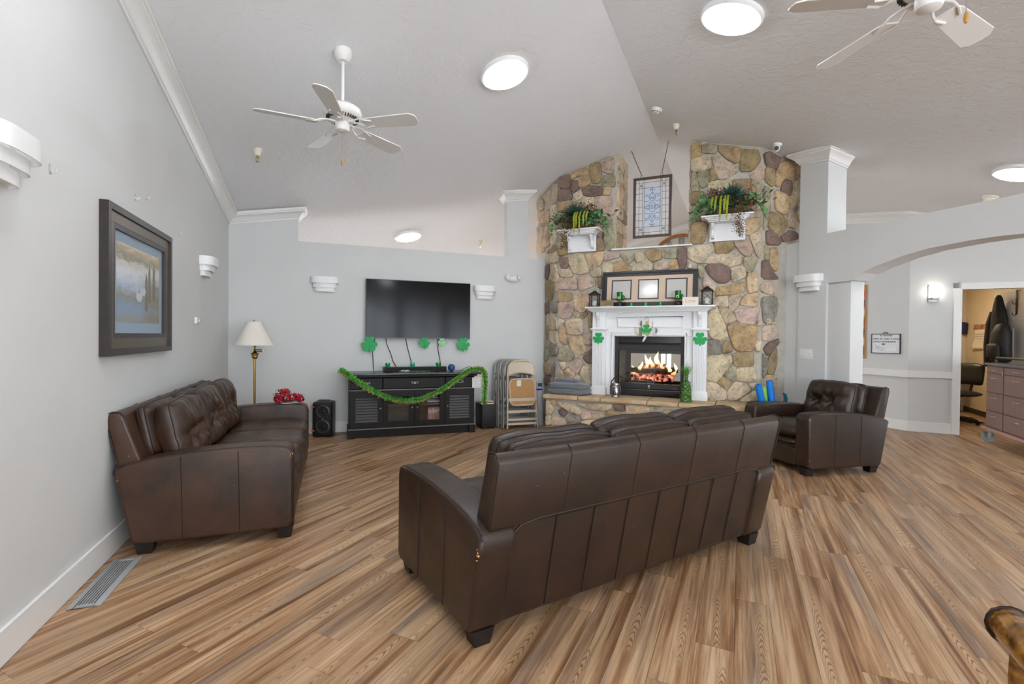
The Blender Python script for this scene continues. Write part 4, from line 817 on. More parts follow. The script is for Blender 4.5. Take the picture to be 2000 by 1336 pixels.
# emergency light
o = thing('emergency_light', 'white oval twin-head emergency light on the pier above the folding chairs', 'emergency light', (2.527, YT, 2.165), 0)
obj('body', B().ball((0, -.03, 0), (.115, .045, .048), 24, 12), WHITE, o)
for sx, m_ in ((-.082, WHITE), (.088, STEEL)):
    h_ = obj('lamp_head', B().lathe([(.001, 0), (.032, 0), (.036, .02), (.030, .05), (.012, .055)], 20), m_, o); h_.matrix_local = Matrix.Translation((sx, -.085, .012)) @ Matrix.Rotation(-pi/2, 4, 'X')
    obj('lens', B().lathe([(.001, .0), (.028, .0), (.028, .004), (.001, .006)], 20), mat('lamp_lens', (225, 225, 225), .15), o).matrix_local = Matrix.Translation((sx, -.087, .012)) @ Matrix.Rotation(-pi/2, 4, 'X')
b = B()
for k in range(7): b.box(-.042+k*.012, -.036+k*.012, -.078, -.06, -.03, .03)
obj('grille', b, TRIM, o)
# triple switch on the pier
o = thing('light_switch', 'white triple light switch plate on the pier beside the arch', 'light switch', (XA, 4.305, 1.075), RWR)
obj('plate', B().box(-.085, .085, -.007, 0, 0, .115).bevel(.004, 2), WHITE, o)
for k in (-1, 0, 1): obj('toggle', B().box(k*.046-.006, k*.046+.006, -.02, -.006, .05, .066).bevel(.002, 1), TRIM, o)
# ================================================================== TELEVISION AND CONSOLE
tv = thing('television', 'large wall-mounted flat black television', 'television', (1.15, YT, 1.253), 0)
obj('body', B().box(-.72, .72, -.075, -.03, 0, .80).bevel(.004, 1), BLACK, tv)
SCR = mat('tv_screen', (9, 9, 10), .10, spec=.14)
obj('screen', B().box(-.712, .712, -.0765, -.073, .012, .792), SCR, tv)
obj('bezel_bottom', B().box(-.72, .72, -.078, -.07, 0, .011), mat('tv_bezel', (40, 40, 44), .3), tv)
obj('wall_bracket', B().box(-.25, .25, -.03, 0, .2, .6), BLACKM, tv)
SHAM = []
for a, r in ((90, 1), (210, 1), (330, 1)):
    pass
def shamrock_poly(k):
    pts = []
    def leaf(ang):
        c = math.radians(ang); out = []
        for t in range(13):
            u = -1.0+2.0*t/12; rr = .5+.13*(1-((abs(u)-.5)/.5)**2)
            a = c+u*.86; out.append((rr*cos(a), rr*sin(a)+.06))
        return out
    pts = leaf(-28)[0:]+[(.12, .12)] + leaf(90) + [(-.12, .12)] + leaf(208)
    pts += [(-.05, -.28), (-.07, -.58), (.07, -.58), (.05, -.28)]
    return [(x*k, z*k) for x, z in pts]
def shamrock(name, label, loc, rz, k, m_, th=.006, group='green glitter shamrock cut-outs'):
    o = thing(name, label, 'shamrock', loc, rz, group)
    b = B().prism(shamrock_poly(k), -th, 0); b.bm.normal_update(); bmesh.ops.triangulate(b.bm, faces=[f for f in b.bm.faces if len(f.verts) > 4])
    obj('leaf_shape', b, m_, o, 30); obj('midrib', B().tube([(0, -th, k*v) for v in (-.5, -.2, .1, .45)], k*.012, 5), m_, o)
    return o
yv = YT-.085
shamrock('shamrock', 'large green glitter shamrock at the lower left corner of the television', (.479, yv, 1.165), 0, .172, GREEN)
shamrock('shamrock', 'green glitter shamrock under the middle of the television', (1.215, yv, 1.19), 0, .125, GREEN)
shamrock('shamrock', 'small pale green shamrock under the television', (1.458, yv, 1.205), 0, .09, GREENP)
shamrock('shamrock', 'green glitter shamrock at the lower right corner of the television', (1.769, yv, 1.17), 0, .158, GREEN)
CORD = mat('black_cord', (22, 22, 23), .5)
for lb, pts in (('first black cable from the left hanging below the television', ((.558, 1.26), (.53, 1.12), (.526, 1.05), (.535, .9), (.541, .822))), ('second black cable from the left hanging below the television', ((.70, 1.26), (.71, 1.18), (.76, 1.06), (.80, .93), (.87, .83))), ('third black cable from the left running down to the soundbar', ((.963, 1.26), (1.0, 1.1), (1.043, .94), (1.07, .83))), ('rightmost black cable hanging below the television', ((1.414, 1.26), (1.42, 1.1), (1.44, 1.0), (1.46, .90), (1.465, .83)))):
    o = obj('cable', B().tube([(x, YT-.012, z) for x, z in pts], .005, 6), CORD); tag(o, lb, 'cable', 'black cables below the television')
# console: local origin at the centre of the front foot line
CX0, CX1, CY = .212, 1.822, 6.40
con = thing('tv_console', 'black-brown wooden television console with louvred and glazed doors', 'cabinet', ((CX0+CX1)/2, CY, 0), 0)
hw = (CX1-CX0)/2; D = .47
cb = B().box(-hw, -hw+.025, .02, D, .118, .785).box(hw-.025, hw, .02, D, .118, .785).box(-hw, hw, D-.015, D, .118, .785).box(-hw, hw, .02, D, .118, .14).box(-hw, hw, .02, D, .585, .607)
for x in (-hw*.5, hw*.5): cb.box(x-.01, x+.01, .03, D, .14, .6)
obj('carcass', cb, WOODE, con)
obj('top', B().box(-hw-.075, hw+.075, -.035, D, .785, .815).bevel(.006, 2), mat('console_top', (30, 27, 26), .22), con)
obj('cornice', B().box(-hw-.03, hw+.03, -.012, D, .762, .786).bevel(.006, 2), WOODE, con)
obj('plinth', B().box(-hw-.012, hw+.012, .03, D, .0, .112), WOODE, con)
for x in (-hw-.012, hw-.075): obj('plinth_block', B().box(x, x+.087, -.004, .06, 0, .112), WOODE, con)
obj('base_ledge', B().box(-hw-.014, hw+.014, -.012, .05, .108, .121).bevel(.003, 1), mat('ledge_edge', (120, 118, 116), .35), con)
obj('waist_ledge', B().box(-hw-.005, hw+.005, -.010, .03, .596, .610).bevel(.003, 1), MATS['ledge_edge'], con)
for x0, x1 in ((-hw+.01, -hw*.5-.005), (-hw*.5+.005, hw*.5-.005), (hw*.5+.005, hw-.01)):
    d = obj('drawer', B().box(x0, x1, .0, .3, .618, .752).bevel(.003, 1), WOODE, con); xm = (x0+x1)/2
    p_ = B().lathe([(.001, .030), (.022, .026), (.036, .012), (.041, .0)], 16, (xm, .0, .675), pi, 2*pi, cap=False, sy=.6); obj('cup_pull', p_, mat('pewter', (120, 118, 114), .35, metal=.9), d)
    obj('pull_plate', B().box(xm-.045, xm+.045, -.004, .001, .675, .705).bevel(.002, 1), MATS['pewter'], d)
for i in range(4):
    x0 = -hw+.01+i*(2*hw-.02)/4+.003; x1 = -hw+.01+(i+1)*(2*hw-.02)/4-.003; z0, z1 = .128, .590; fwid = .062
    d = obj('door', B().box(x0, x0+fwid, 0, .022, z0, z1).box(x1-fwid, x1, 0, .022, z0, z1).box(x0+fwid, x1-fwid, 0, .022, z0, z0+.07).box(x0+fwid, x1-fwid, 0, .022, z1-.075, z1), WOODE, con, 0)
    kx = x1-.03 if i in (0, 1) else x0+.03
    obj('knob', B().lathe([(.004, 0), (.005, .012), (.011, .018), (.010, .025), (.001, .027)], 12), MATS['pewter'], d).matrix_local = Matrix.Translation((kx, 0, .37)) @ Matrix.Rotation(pi/2, 4, 'X')
    if i in (0, 3):
        for k in range(9):
            zz = z0+.072+k*.0352; M = Matrix.Translation((0, .010, zz+.017)) @ Matrix.Rotation(math.radians(-28), 4, 'X')
            obj('slat', B().box(x0+fwid-.004, x1-fwid+.004, -.003, .003, -.0185, .0185, M), WOODE2, d, 0)
    else:
        obj('pane', B().box(x0+fwid-.004, x1-fwid+.004, .010, .013, z0+.066, z1-.072), GLASS, d)
        obj('inner_shelf', B().box(x0, x1, .05, D-.02, .385, .41), mat('console_shelf', (70, 64, 60), .5), d)
def tb(name, label, cat, x, y, z, sx, sy, sz, m_, bev=.003):
    o = tag(obj(name, B().box(-sx/2, sx/2, -sy/2, sy/2, 0, sz).bevel(bev, 1), m_), label, cat); o.location = (x, y, z); return o
gb = thing('game_box', 'pink and white boxed game behind the right glass door of the console', 'box', (1.30, 6.58, .141), 0)
obj('box_body', B().box(-.085, .085, -.05, .05, 0, .20).bevel(.003, 1), mat('pink_box', (186, 136, 124), .6, var=.15, vscale=60), gb)
b = B()
for k in range(6): b.box(-.078+k*.027, -.062+k*.027+random.uniform(-.004, .008), -.052, -.05, .14+random.uniform(-.02, .01), .178+random.uniform(-.015, .008))
obj('lettering', b, PAPER, gb)
tb('book', 'blue and white book on the shelf behind the right glass door', 'book', 1.29, 6.60, .411, .17, .16, .022, PAPER); tb('book', 'dark blue book lying on the white one behind the right glass door', 'book', 1.29, 6.60, .4335, .165, .15, .018, mat('book_blue', (40, 62, 110), .5))
o = thing('bowl', 'pale bowl on the shelf behind the right glass door', 'bowl', (1.12, 6.60, .411), 0)
obj('shell', B().lathe([(.03, 0), (.05, .006), (.085, .04), (.09, .05), (.084, .05), (.05, .014), (.001, .012)], 24, cap=False), mat('bowl_grey', (150, 148, 144), .4), o)
# things on the console
sb = thing('soundbar', 'long black soundbar on top of the television console', 'soundbar', (1.067, 6.70, .815), 0)
obj('body', B().box(-.424, .424, -.05, .05, 0, .062).bevel(.006, 2), BLACK, sb); obj('grille', B().box(-.41, .41, -.053, -.049, .006, .056), mat('grille_cloth', (34, 32, 32), .9), sb)
def hat(label, loc, rz, k, m_, brim=True, grp='small green party hats'):
    o = thing('party_hat', label, 'hat', loc, rz, grp)
    obj('crown', B().lathe([(.030*k, 0), (.034*k, .03*k), (.037*k, .055*k), (.036*k, .058*k), (.001, .058*k)], 20, cap=False), m_, o)
    obj('brim', B().lathe([((.056 if brim else .037)*k, 0), ((.056 if brim else .037)*k, .004*k), (.02*k, .005*k), (.02*k, 0)], 24), m_, o)
    obj('hat_band', B().lathe([(.0315*k, .005*k), (.0335*k, .018*k), (.0325*k, .018*k)], 20, cap=False), mat('hat_band', (12, 110, 66), .4), o)
hat('small green hat at the left end of the soundbar', (.704, 6.70, .877), 0, .9, GREENS, False)
hat('small teal-green hat with a brim in the middle of the soundbar', (1.032, 6.70, .877), 0, .9, mat('teal_satin', (40, 176, 128), .3, metal=.3))
hat('small green hat at the right end of the soundbar', (1.38, 6.70, .877), 0, .9, GREENS, False)
o = tag(obj('ball', B().ball((0, 0, .05), .05, 24, 16), mat('blue_ball', (38, 78, 132), .45, bump=.2, bscale=200)), 'dark blue ball at the right of the soundbar', 'ball'); o.location = (1.545, 6.60, .815)
bd = thing('bead_string', 'string of green beads lying in front of the soundbar', 'beads', (1.02, 6.55, .815), 0)
rb_ = random.Random(2); b = B(); b2 = B()
for k in range(70):
    x = -.19+.40*k/69; b.ball((x, .018*sin(k*.45)+rb_.uniform(-.006, .006), .0075), .0072, 6, 4)
obj('bead', b, mat('green_bead', (30, 130, 60), .25), bd)['kind'] = 'stuff'
for k in range(16): b2.ball((-.16+.11*k/15+rb_.uniform(-.005, .005), rb_.uniform(-.012, .012), .011+.012*rb_.random()), .009, 6, 4)
obj('pale_bead', b2, mat('pale_bead', (200, 214, 200), .35), bd)['kind'] = 'stuff'
o = tag(obj('power_cord', B().tube([(1.66, 6.56, .823), (1.72, 6.60, .85), (1.80, 6.62, .875), (1.83, 6.62, .862), (1.80, 6.6, .835), (1.87, 6.6, .822)], .004, 6).ball((1.83, 6.62, .862), .012, 8, 6), CORD), 'looped black cord on the console beside the garland', 'cord')
nt = thing('note', 'small white handwritten note taped to the right drawer of the console', 'note', (1.846, 6.385, .603), 0)
obj('sheet', B().box(-.065, .065, -.001, 0, 0, .14), PAPER, nt)
b = B()
for k in range(6): b.tube([(-.055+.011*i, -.0018, .125-.021*k+.0025*((i*7+k*3) % 3-1)) for i in range(8+(k*5) % 3)], .0012, 4)
obj('handwriting', b, INK, nt)
# tinsel garland
GP = [(.1, .871), (.148, .839), (.213, .794), (.335, .703), (.451, .624), (.594, .543), (.752, .486), (.913, .461), (1.076, .475), (1.242, .536), (1.396, .613), (1.519, .697), (1.636, .784), (1.741, .85), (1.841, .862), (1.915, .85), (1.942, .793), (1.95, .689), (1.945, .55), (1.939, .391)]
gl = thing('tinsel_garland', 'green and gold tinsel garland draped across the front of the console', 'garland', (.1, 6.345, .871), 0)
pts = [Vector((x-.1, .0 if i > 1 else .03-.015*i, z-.871)) for i, (x, z) in enumerate(GP)]
obj('core_cord', B().tube(pts, .006, 6), mat('tinsel_core', (14, 90, 40), .6), gl)
def along(pts, t):
    n = len(pts)-1; f = min(t*n, n-1e-6); i = int(f); return pts[i].lerp(pts[i+1], f-i), (pts[i+1]-pts[i]).normalized()
rg = random.Random(9)
for nm, m_, cnt, rmin, rmax, wd in (('tinsel_green', mat('tinsel_green', (46, 190, 62), .3, metal=.35), 4200, .028, .046, .0032), ('tinsel_glint', mat('tinsel_glint', (196, 246, 140), .25, metal=.2), 1900, .030, .048, .0032), ('tinsel_gold', mat('tinsel_gold', (238, 204, 130), .25, metal=.3), 900, .036, .058, .0046)):  # the pale green strips imitate glints of light by colour
    b = B()
    for k in range(cnt):
        p, d = along(pts, rg.random()); v = Vector((rg.gauss(0, 1), rg.gauss(0, 1), rg.gauss(0, 1))); v = (v-d*v.dot(d)*.7).normalized()
        if nm == 'tinsel_gold' and v.z > .2: v.z *= -1
        sd_ = v.orthogonal().normalized()*wd; e = p+v*rg.uniform(rmin, rmax); md = p+v*.018+d*.004
        b.face((p-sd_*.6, p+sd_*.6, md+sd_, md-sd_)); b.face((md-sd_, md+sd_, e+sd_*.8+d*.006, e-sd_*.8+d*.006))
    obj(nm, b, m_, gl, 0, fix=False)['kind'] = 'stuff'
# ================================================================== BY THE TELEVISION WALL
fl = thing('floor_lamp', 'brass swing-arm floor lamp with a white cone shade behind the left sofa', 'floor lamp', (-.83, 6.35, 0), 0)
obj('base', B().lathe([(.001, .03), (.03, .035), (.06, .022), (.13, .014), (.14, .0)], 32), BRASS, fl)
obj('pole', B().cyl((0, 0, .03), (0, 0, 1.02), .0125), BRASS, fl)
obj('collar', B().lathe([(.012, 1.005), (.026, 1.012), (.034, 1.03), (.030, 1.045), (.040, 1.055), (.042, 1.07), (.022, 1.082), (.012, 1.10), (.008, 1.14), (.02, 1.155), (.03, 1.16), (.008, 1.165)], 24), BRASS, fl)
obj('swing_arm', B().tube([(0, 0, 1.115), (.05, -.03, 1.113), (.09, -.05, 1.11)], .006, 8).tube([(0, 0, 1.095), (.05, -.03, 1.094), (.09, -.05, 1.092)], .006, 8).cyl((.09, -.05, 1.08), (.09, -.05, 1.122), .009, seg=10), BRASS, fl)
sh = obj('lamp_shade', B().lathe([(.213, 1.165), (.078, 1.437), (.075, 1.437), (.209, 1.167), (.213, 1.165)], 44, (-.01, 0, 0), cap=False), mat('linen_shade', (232, 226, 214), .9, bump=.1, bscale=300), fl)
obj('rim_band', B().lathe([(.214, 1.163), (.212, 1.173), (.209, 1.173), (.210, 1.163)], 44, (-.01, 0, 0)), mat('shade_trim', (222, 214, 200), .9), sh)
obj('finial', B().lathe([(.004, 1.432), (.008, 1.442), (.004, 1.455), (.001, 1.458)], 10, (-.01, 0, 0)), BRASS, fl)
obj('harp', B().tube([(-.01+x, 0, z) for x, z in ((0, 1.16), (.05, 1.22), (.06, 1.3), (.03, 1.4), (0, 1.432), (-.03, 1.4), (-.06, 1.3), (-.05, 1.22), (0, 1.16))], .003, 6), BRASS, fl)
# red flowers and phone on the far arm of the left sofa
rf = thing('red_flowers', 'bunch of red artificial flowers on the far arm of the left sofa', 'flowers', (-.40, 5.47, .604), 0)
rr_ = random.Random(4); RED = mat('red_petal', (176, 14, 34), .6, var=.3, vscale=40)
for k, (x, z, r) in enumerate(((-.085, .07, .065), (-.04, .10, .05), (-.03, .045, .05), (.03, .05, .045), (.075, .05, .042), (.105, .035, .04), (-.10, .035, .045))):
    b = B()
    for q in range(90):
        v = Vector((rr_.gauss(0, 1), rr_.gauss(0, .7), rr_.gauss(0, 1))).normalized(); p = Vector((x, rr_.uniform(-.01, .01), z))+v*r*rr_.uniform(.55, 1); p.z = max(p.z, .006)
        u = v.orthogonal().normalized()*.011; w_ = v.cross(u)+v*.006
        b.face((p-u, p+w_, p+u, p-w_))
    obj('bloom', b, RED, rf, 0, fix=False)
obj('stem', B().tube([(.10, 0, .02), (0, 0, .012), (-.10, 0, .02)], .006, 6), mat('stem_green', (40, 80, 40), .7), rf)
ph = thing('phone', 'slim silver and black phone lying on the far arm of the left sofa', 'phone', (-.385, 5.415, .602), math.radians(8))
obj('body', B().box(-.08, .08, -.035, .035, 0, .009).bevel(.003, 2), mat('phone_silver', (150, 150, 156), .3, metal=.6), ph); obj('screen', B().box(-.074, .074, -.031, .031, .0088, .0096), BLACK, ph)
# party loudspeaker
sp = thing('loudspeaker', 'black upright party loudspeaker with orange accents beside the console', 'speaker', (-.082, 6.74, 0), math.radians(-14))
b = B().box(-.12, .12, -.11, .11, 0, .445).bevel(.035, 4); obj('body', b, mat('speaker_black', (20, 21, 23), .35), sp)
obj('front_grille', B().box(-.075, .105, -.118, -.108, .03, .42).bevel(.02, 3), mat('speaker_mesh', (12, 12, 13), .6), sp)
for z in (.325, .135):
    obj('woofer_ring', B().lathe([(.085, 0), (.085, .008), (.070, .012), (.070, 0)], 32), mat('woofer_ring', (52, 54, 57), .35), sp).matrix_local = Matrix.Translation((.015, -.116, z)) @ Matrix.Rotation(pi/2, 4, 'X')
    obj('woofer_cone', B().lathe([(.069, .004), (.03, -.012), (.022, .002), (.001, .006)], 28, cap=False), BLACK, sp).matrix_local = Matrix.Translation((.015, -.117, z)) @ Matrix.Rotation(pi/2, 4, 'X')
ORG = mat('orange_accent', (226, 84, 40), .5)
for z in (.375, .075):
    for x, y in ((-.105, -.112), (-.122, -.055)): obj('accent', B().box(x-.016, x+.016, y-.012, y+.012, z, z+.018).bevel(.004, 2), ORG, sp)
obj('badge', B().box(.005, .025, -.121, -.116, .22, .245), STEEL, sp); obj('handle', B().box(-.07, .07, -.03, .03, .453, .462).bevel(.004, 1), BLACK, sp)
# subwoofer with small cases on top
sw = thing('subwoofer', 'black boxy subwoofer on the floor between console and folding chairs', 'speaker', (2.085, 6.735, 0), 0)
obj('cabinet', B().box(-.105, .105, -.165, .165, .015, .345).bevel(.01, 2), mat('sub_black', (16, 16, 17), .5), sw)
for x in (-.08, .08):
    for y in (-.14, .14): obj('foot', B().cyl((x, y, 0), (x, y, .018), .018), BLACK, sw)
tb('game_case', 'thin white case lying on the subwoofer', 'case', 2.085, 6.65, .345, .15, .13, .016, PAPER); tb('game_case', 'thin red-brown case stacked on the white one on the subwoofer', 'case', 2.09, 6.65, .3615, .14, .125, .014, mat('case_red', (150, 84, 66), .5)); tb('game_case', 'topmost thin grey case on the subwoofer', 'case', 2.085, 6.65, .376, .14, .12, .013, mat('case_grey', (196, 194, 190), .5))
# folding chairs leaning on the wall
def folding_chair(label, x, y, m_, pan, tilt=.10, front=True):
    T = thing('folding_chair', label, 'folding chair', (x, y, 0), 0, 'folded metal chairs leaning on the wall'); w_ = .205
    def P(px, z, dy=0): return Vector((px, z*tilt+dy, z))
    up_ = [P(-w_-.025, .012), P(-w_-.01, .45), P(-w_, .80), P(-w_+.012, .88), P(-w_+.06, .935), P(-.09, .955), P(0, .96)]; up_ += [Vector((-p.x, p.y, p.z)) for p in up_[-2::-1]]
    obj('main_frame', B().tube(up_, .0115, 8), m_, T)
    rp = [P(-w_+.01, .64, .01), P(-w_-.005, .3, .03), P(-w_-.01, .02, .045)]
    for sg in (1, -1): obj('rear_leg', B().tube([Vector((p.x*sg, p.y, p.z)) for p in rp], .010, 8), m_, T)
    b = B()
    def bk(a, c):
        u = 2*a-1; z0 = .735+.045*(1-u*u); z1 = .945-.06*u**4; z = z0+(z1-z0)*c; return P(u*(w_-.004), z, -.012+.018*(1-u*u))
    b.grid(bk, 14, 6); o = obj('back_panel', b, m_, T)
    md = o.modifiers.new('thickness', 'SOLIDIFY'); md.thickness = .004
    sp_ = chaikin([(-w_+.02, .335), (w_-.02, .335), (w_-.012, .70), (-w_+.012, .70)], 2, .12)
    sl_ = [P(a, c, -.022) for a, c in sp_]
    obj('seat_rim', B().tube(sl_, .010, 7, True), m_, T)
    b = B(); b.hull([[p+Vector((0, -.004, 0)) for p in sl_], [p+Vector((0, .006, 0)) for p in sl_]]); obj('seat_panel', b, pan, T)
    for z, hh_ in ((.415, .022), (.245, .018), (.135, .015), (.075, .015)): obj('crossbar', B().box(-w_-.01, w_+.01, z*tilt-.030 if z > .4 else z*tilt-.004, z*tilt-.022 if z > .4 else z*tilt+.006, z-hh_, z+hh_), m_, T)
    if front:
        obj('paper_tag', B().box(-.085, -.02, .66*tilt-.034, .66*tilt-.031, .60, .685), PAPER, T)
    return T
BEIGE = mat('beige_metal', (206, 190, 168), .4); GREYM = mat('grey_chair_metal', (150, 146, 140), .35, metal=.3); FIBRE = mat('fibreboard', (184, 140, 92), .8, var=.06, vscale=30)
folding_chair('beige folding chair with a fibreboard seat pan, frontmost of the stack', 2.535, 6.42, BEIGE, FIBRE)
nms = ['second', 'third', 'fourth', 'fifth', 'sixth']
for k in range(5):
    folding_chair('%s folding chair from the front of the stack, grey metal' % nms[k], 2.50-.016*k+.012*(k % 2), 6.49+.062*k, GREYM if k != 1 else mat('bluegrey_metal', (146, 152, 158), .4), GREYM, front=False)
wp = thing('air_purifier', 'slim white upright appliance with a blue band beside the hearth', 'appliance', (2.90, 6.72, 0), 0)
obj('body', B().lathe([(.085, .0), (.085, .02), (.07, .2), (.055, .42), (.05, .60), (.045, .635), (.001, .64)], 24), mat('appliance_white', (214, 220, 228), .35), wp)
obj('blue_band', B().lathe([(.0535, .51), (.0525, .535), (.05, .535), (.05, .51)], 24), mat('blue_band', (30, 60, 220), .4), wp); obj('display', B().box(-.03, .03, -.056, -.04, .565, .62).bevel(.004, 2), mat('display_blue', (60, 90, 120), .3), wp)
# ================================================================== ON THE HEARTH
bl = thing('blanket', 'folded grey blanket on the left end of the hearth', 'blanket', fpl(-2.13, 6.50, HZ), FPR)
GREYF = mat('grey_wool', (112, 116, 120), .95, var=.08, vscale=30, bump=.3, bscale=200, sheen=.4)
def fold(name, x0, x1, y0, y1, z0, z1, sd_):
    b = B(); n, m_ = 26, 18; c = Vector(((x0+x1)/2, (y0+y1)/2, (z0+z1)/2)); h_ = Vector(((x1-x0)/2, (y1-y0)/2, (z1-z0)/2)); rings = []
    for j in range(m_+1):
        ph_ = -pi/2+pi*j/m_; ring = []
        for i in range(n):
            th_ = 2*pi*i/n; cp = abs(cos(ph_))**.35; v = Vector((math.copysign(abs(cos(th_))**.45, cos(th_))*cp, math.copysign(abs(sin(th_))**.45, sin(th_))*cp, math.copysign(abs(sin(ph_))**.55, sin(ph_))))
            k_ = 1+.10*noise.noise(v*2.2+Vector((sd_, 0, 0)))+.05*noise.noise(v*5+Vector((0, sd_, 0))); p = Vector((v.x*h_.x*k_, v.y*h_.y*k_, v.z*h_.z*(1+.22*noise.noise(Vector((v.x*2, v.y*2, sd_)))))); p += c
            p.z = max(p.z, z0); ring.append(p)
        rings.append(ring)
    b.hull(rings); return obj(name, b, GREYF, bl, 80)
fold('fold', -.27, .30, -.20, .16, 0, .085, 1.0); fold('fold', -.28, .29, -.19, .16, .068, .155, 4.0); fold('fold', -.20, .12, -.04, .17, .14, .205, 9.0)
jr = thing('glass_lantern', 'ribbed silver glass lantern with a black strap handle on the hearth', 'lantern', fpl(-1.47, 6.42, HZ), FPR)
obj('glass_body', B().lathe([(.058, .03), (.066, .04), (.067, .15), (.06, .165), (.057, .165), (.062, .15), (.061, .045), (.05, .035)], 28), m_glass('mercury_glass', (190, 186, 180), .5, .12), jr)
obj('base_ring', B().lathe([(.05, .0), (.055, .006), (.05, .03), (.055, .04), (.001, .04)], 24), STEEL, jr); obj('top_ring', B().lathe([(.061, .155), (.064, .165), (.06, .185), (.054, .187), (.054, .155)], 24), STEEL, jr)
b = B()
for k in range(9): M = Matrix.Rotation(k*2*pi/9, 4, 'Z'); b.box(.0655, .070, -.008, .008, .05, .145, M)
obj('rib', b.bevel(.002, 1), STEEL, jr); obj('candle', B().cyl((0, 0, .04), (0, 0, .11), .035), mat('candle', (230, 226, 214), .6), jr)
obj('strap', B().tube([(-.058, 0, .175), (-.05, 0, .21), (0, 0, .265), (.05, 0, .285), (.085, 0, .26), (.085, 0, .215), (.06, 0, .178)], .007, 8), BLACK, jr)
vs_ = thing('vase', 'tall green embossed glass vase with artificial grass at the right mantel leg', 'vase', fpl(-.585, 6.38, HZ), FPR)
VG = NT('green_embossed'); VG.b.inputs['Base Color'].default_value = lin((62, 110, 36)); VG.b.inputs['Roughness'].default_value = .18; vo = VG.add('ShaderNodeTexVoronoi'); vo.inputs['Scale'].default_value = 34; VG.link(VG.coord(), vo.inputs[0]); VG.bump(vo.outputs[0], .9, .02); VG.link(VG.ramp(vo.outputs[0], [(.0, lin((120, 160, 80))), (.5, lin((50, 98, 28)))]), VG.b.inputs['Base Color'])
obj('body', B().lathe([(.062, 0), (.068, .008), (.064, .09), (.055, .19), (.045, .245), (.024, .262), (.021, .30), (.028, .318), (.022, .318), (.017, .29), (.018, .265)], 28), VG.m, vs_)
b = B(); rv = random.Random(8)
for k in range(170):
    a = rv.uniform(0, 2*pi); sp_ = rv.uniform(.0, .17); h_ = rv.uniform(.10, .22); p0 = Vector((rv.uniform(-.012, .012), rv.uniform(-.012, .012), .30)); pv = None
    for q in range(5):
        t = q/4; p = p0+Vector((cos(a)*sp_*t**1.6, sin(a)*sp_*.7*t**1.6, h_*(t-.45*t*t*(sp_/.17)))); wv_ = Vector((-sin(a), cos(a), 0))*.003*(1-t*.8)
        if pv: b.face((pv[0]-pv[1], pv[0]+pv[1], p+wv_, p-wv_))
        pv = (p, wv_)
obj('grass_blades', b, mat('grass_green', (96, 168, 52), .6), vs_, 0, fix=False)['kind'] = 'stuff'
# shamrock sign hanging on the mantel
hs_ = thing('shamrock_sign', 'wooden striped shamrock sign with a green shamrock hanging from the mantel', 'sign', fpl(-1.115, CF-.135, 1.39), FPR)
full = shamrock_poly(.225)
STR = [mat('sign_cream', (226, 214, 196), .7), mat('sign_sage', (124, 134, 112), .7), mat('sign_white', (232, 228, 226), .7), mat('sign_tan', (206, 166, 126), .7), mat('sign_lilac', (214, 204, 210), .7)]
edges = [-.16, -.095, -.055, -.012, .03, .075, .115, .16]
def clip(poly, lo, hi):
    for sgn, lim in ((1, lo), (-1, -hi)):
        out = []
        for i, p in enumerate(poly):
            q = poly[(i+1) % len(poly)]; fp_, fq = p[0]*sgn-lim, q[0]*sgn-lim
            if fp_ >= 0: out.append(p)
            if fp_*fq < 0: k = fp_/(fp_-fq); out.append((p[0]+(q[0]-p[0])*k, p[1]+(q[1]-p[1])*k))
        poly = out
        if len(poly) < 3: return poly
    return poly
for (a, c), mi in zip(zip(edges, edges[1:]), (0, 1, 2, 3, 2, 4, 1)):
    pl_ = clip([p for p in full if p[1] > -.075], a, c-.0012)
    if len(pl_) > 2:
        b = B().prism(pl_, -.012, 0); b.bm.normal_update(); bmesh.ops.triangulate(b.bm, faces=[f for f in b.bm.faces if len(f.verts) > 4]); obj('plank', b, STR[mi], hs_, 0)
obj('stem', B().prism([(-.012, -.04), (.014, -.04), (-.012, -.11), (-.042, -.145), (-.05, -.128)], -.014, 0), STR[2], hs_)
b = B().prism(shamrock_poly(.112), -.018, -.012); b.bm.normal_update(); bmesh.ops.triangulate(b.bm, faces=[f for f in b.bm.faces if len(f.verts) > 4]); o_ = obj('green_shamrock', b, GREEN, hs_, 0); o_.location = (0, 0, .015)
obj('bow', B().tube([(0, -.02, -.03), (-.04, -.022, -.012), (-.045, -.022, -.035), (0, -.02, -.03), (.045, -.022, -.035), (.04, -.022, -.012), (0, -.02, -.03)], .004, 6), mat('raffia', (214, 190, 140), .8), hs_)
obj('hanger', B().tube([(-.04, -.004, .13), (0, -.002, .20), (.04, -.004, .13)], .002, 5), mat('twine', (130, 118, 104), .9), hs_)
shamrock('shamrock', 'green glitter shamrock on the left mantel leg', fpl(-1.748, CF-.179, 1.285), FPR, .125, GREEN)
shamrock('shamrock', 'green glitter shamrock on the right mantel leg', fpl(-.450, CF-.179, 1.29), FPR, .135, GREEN)
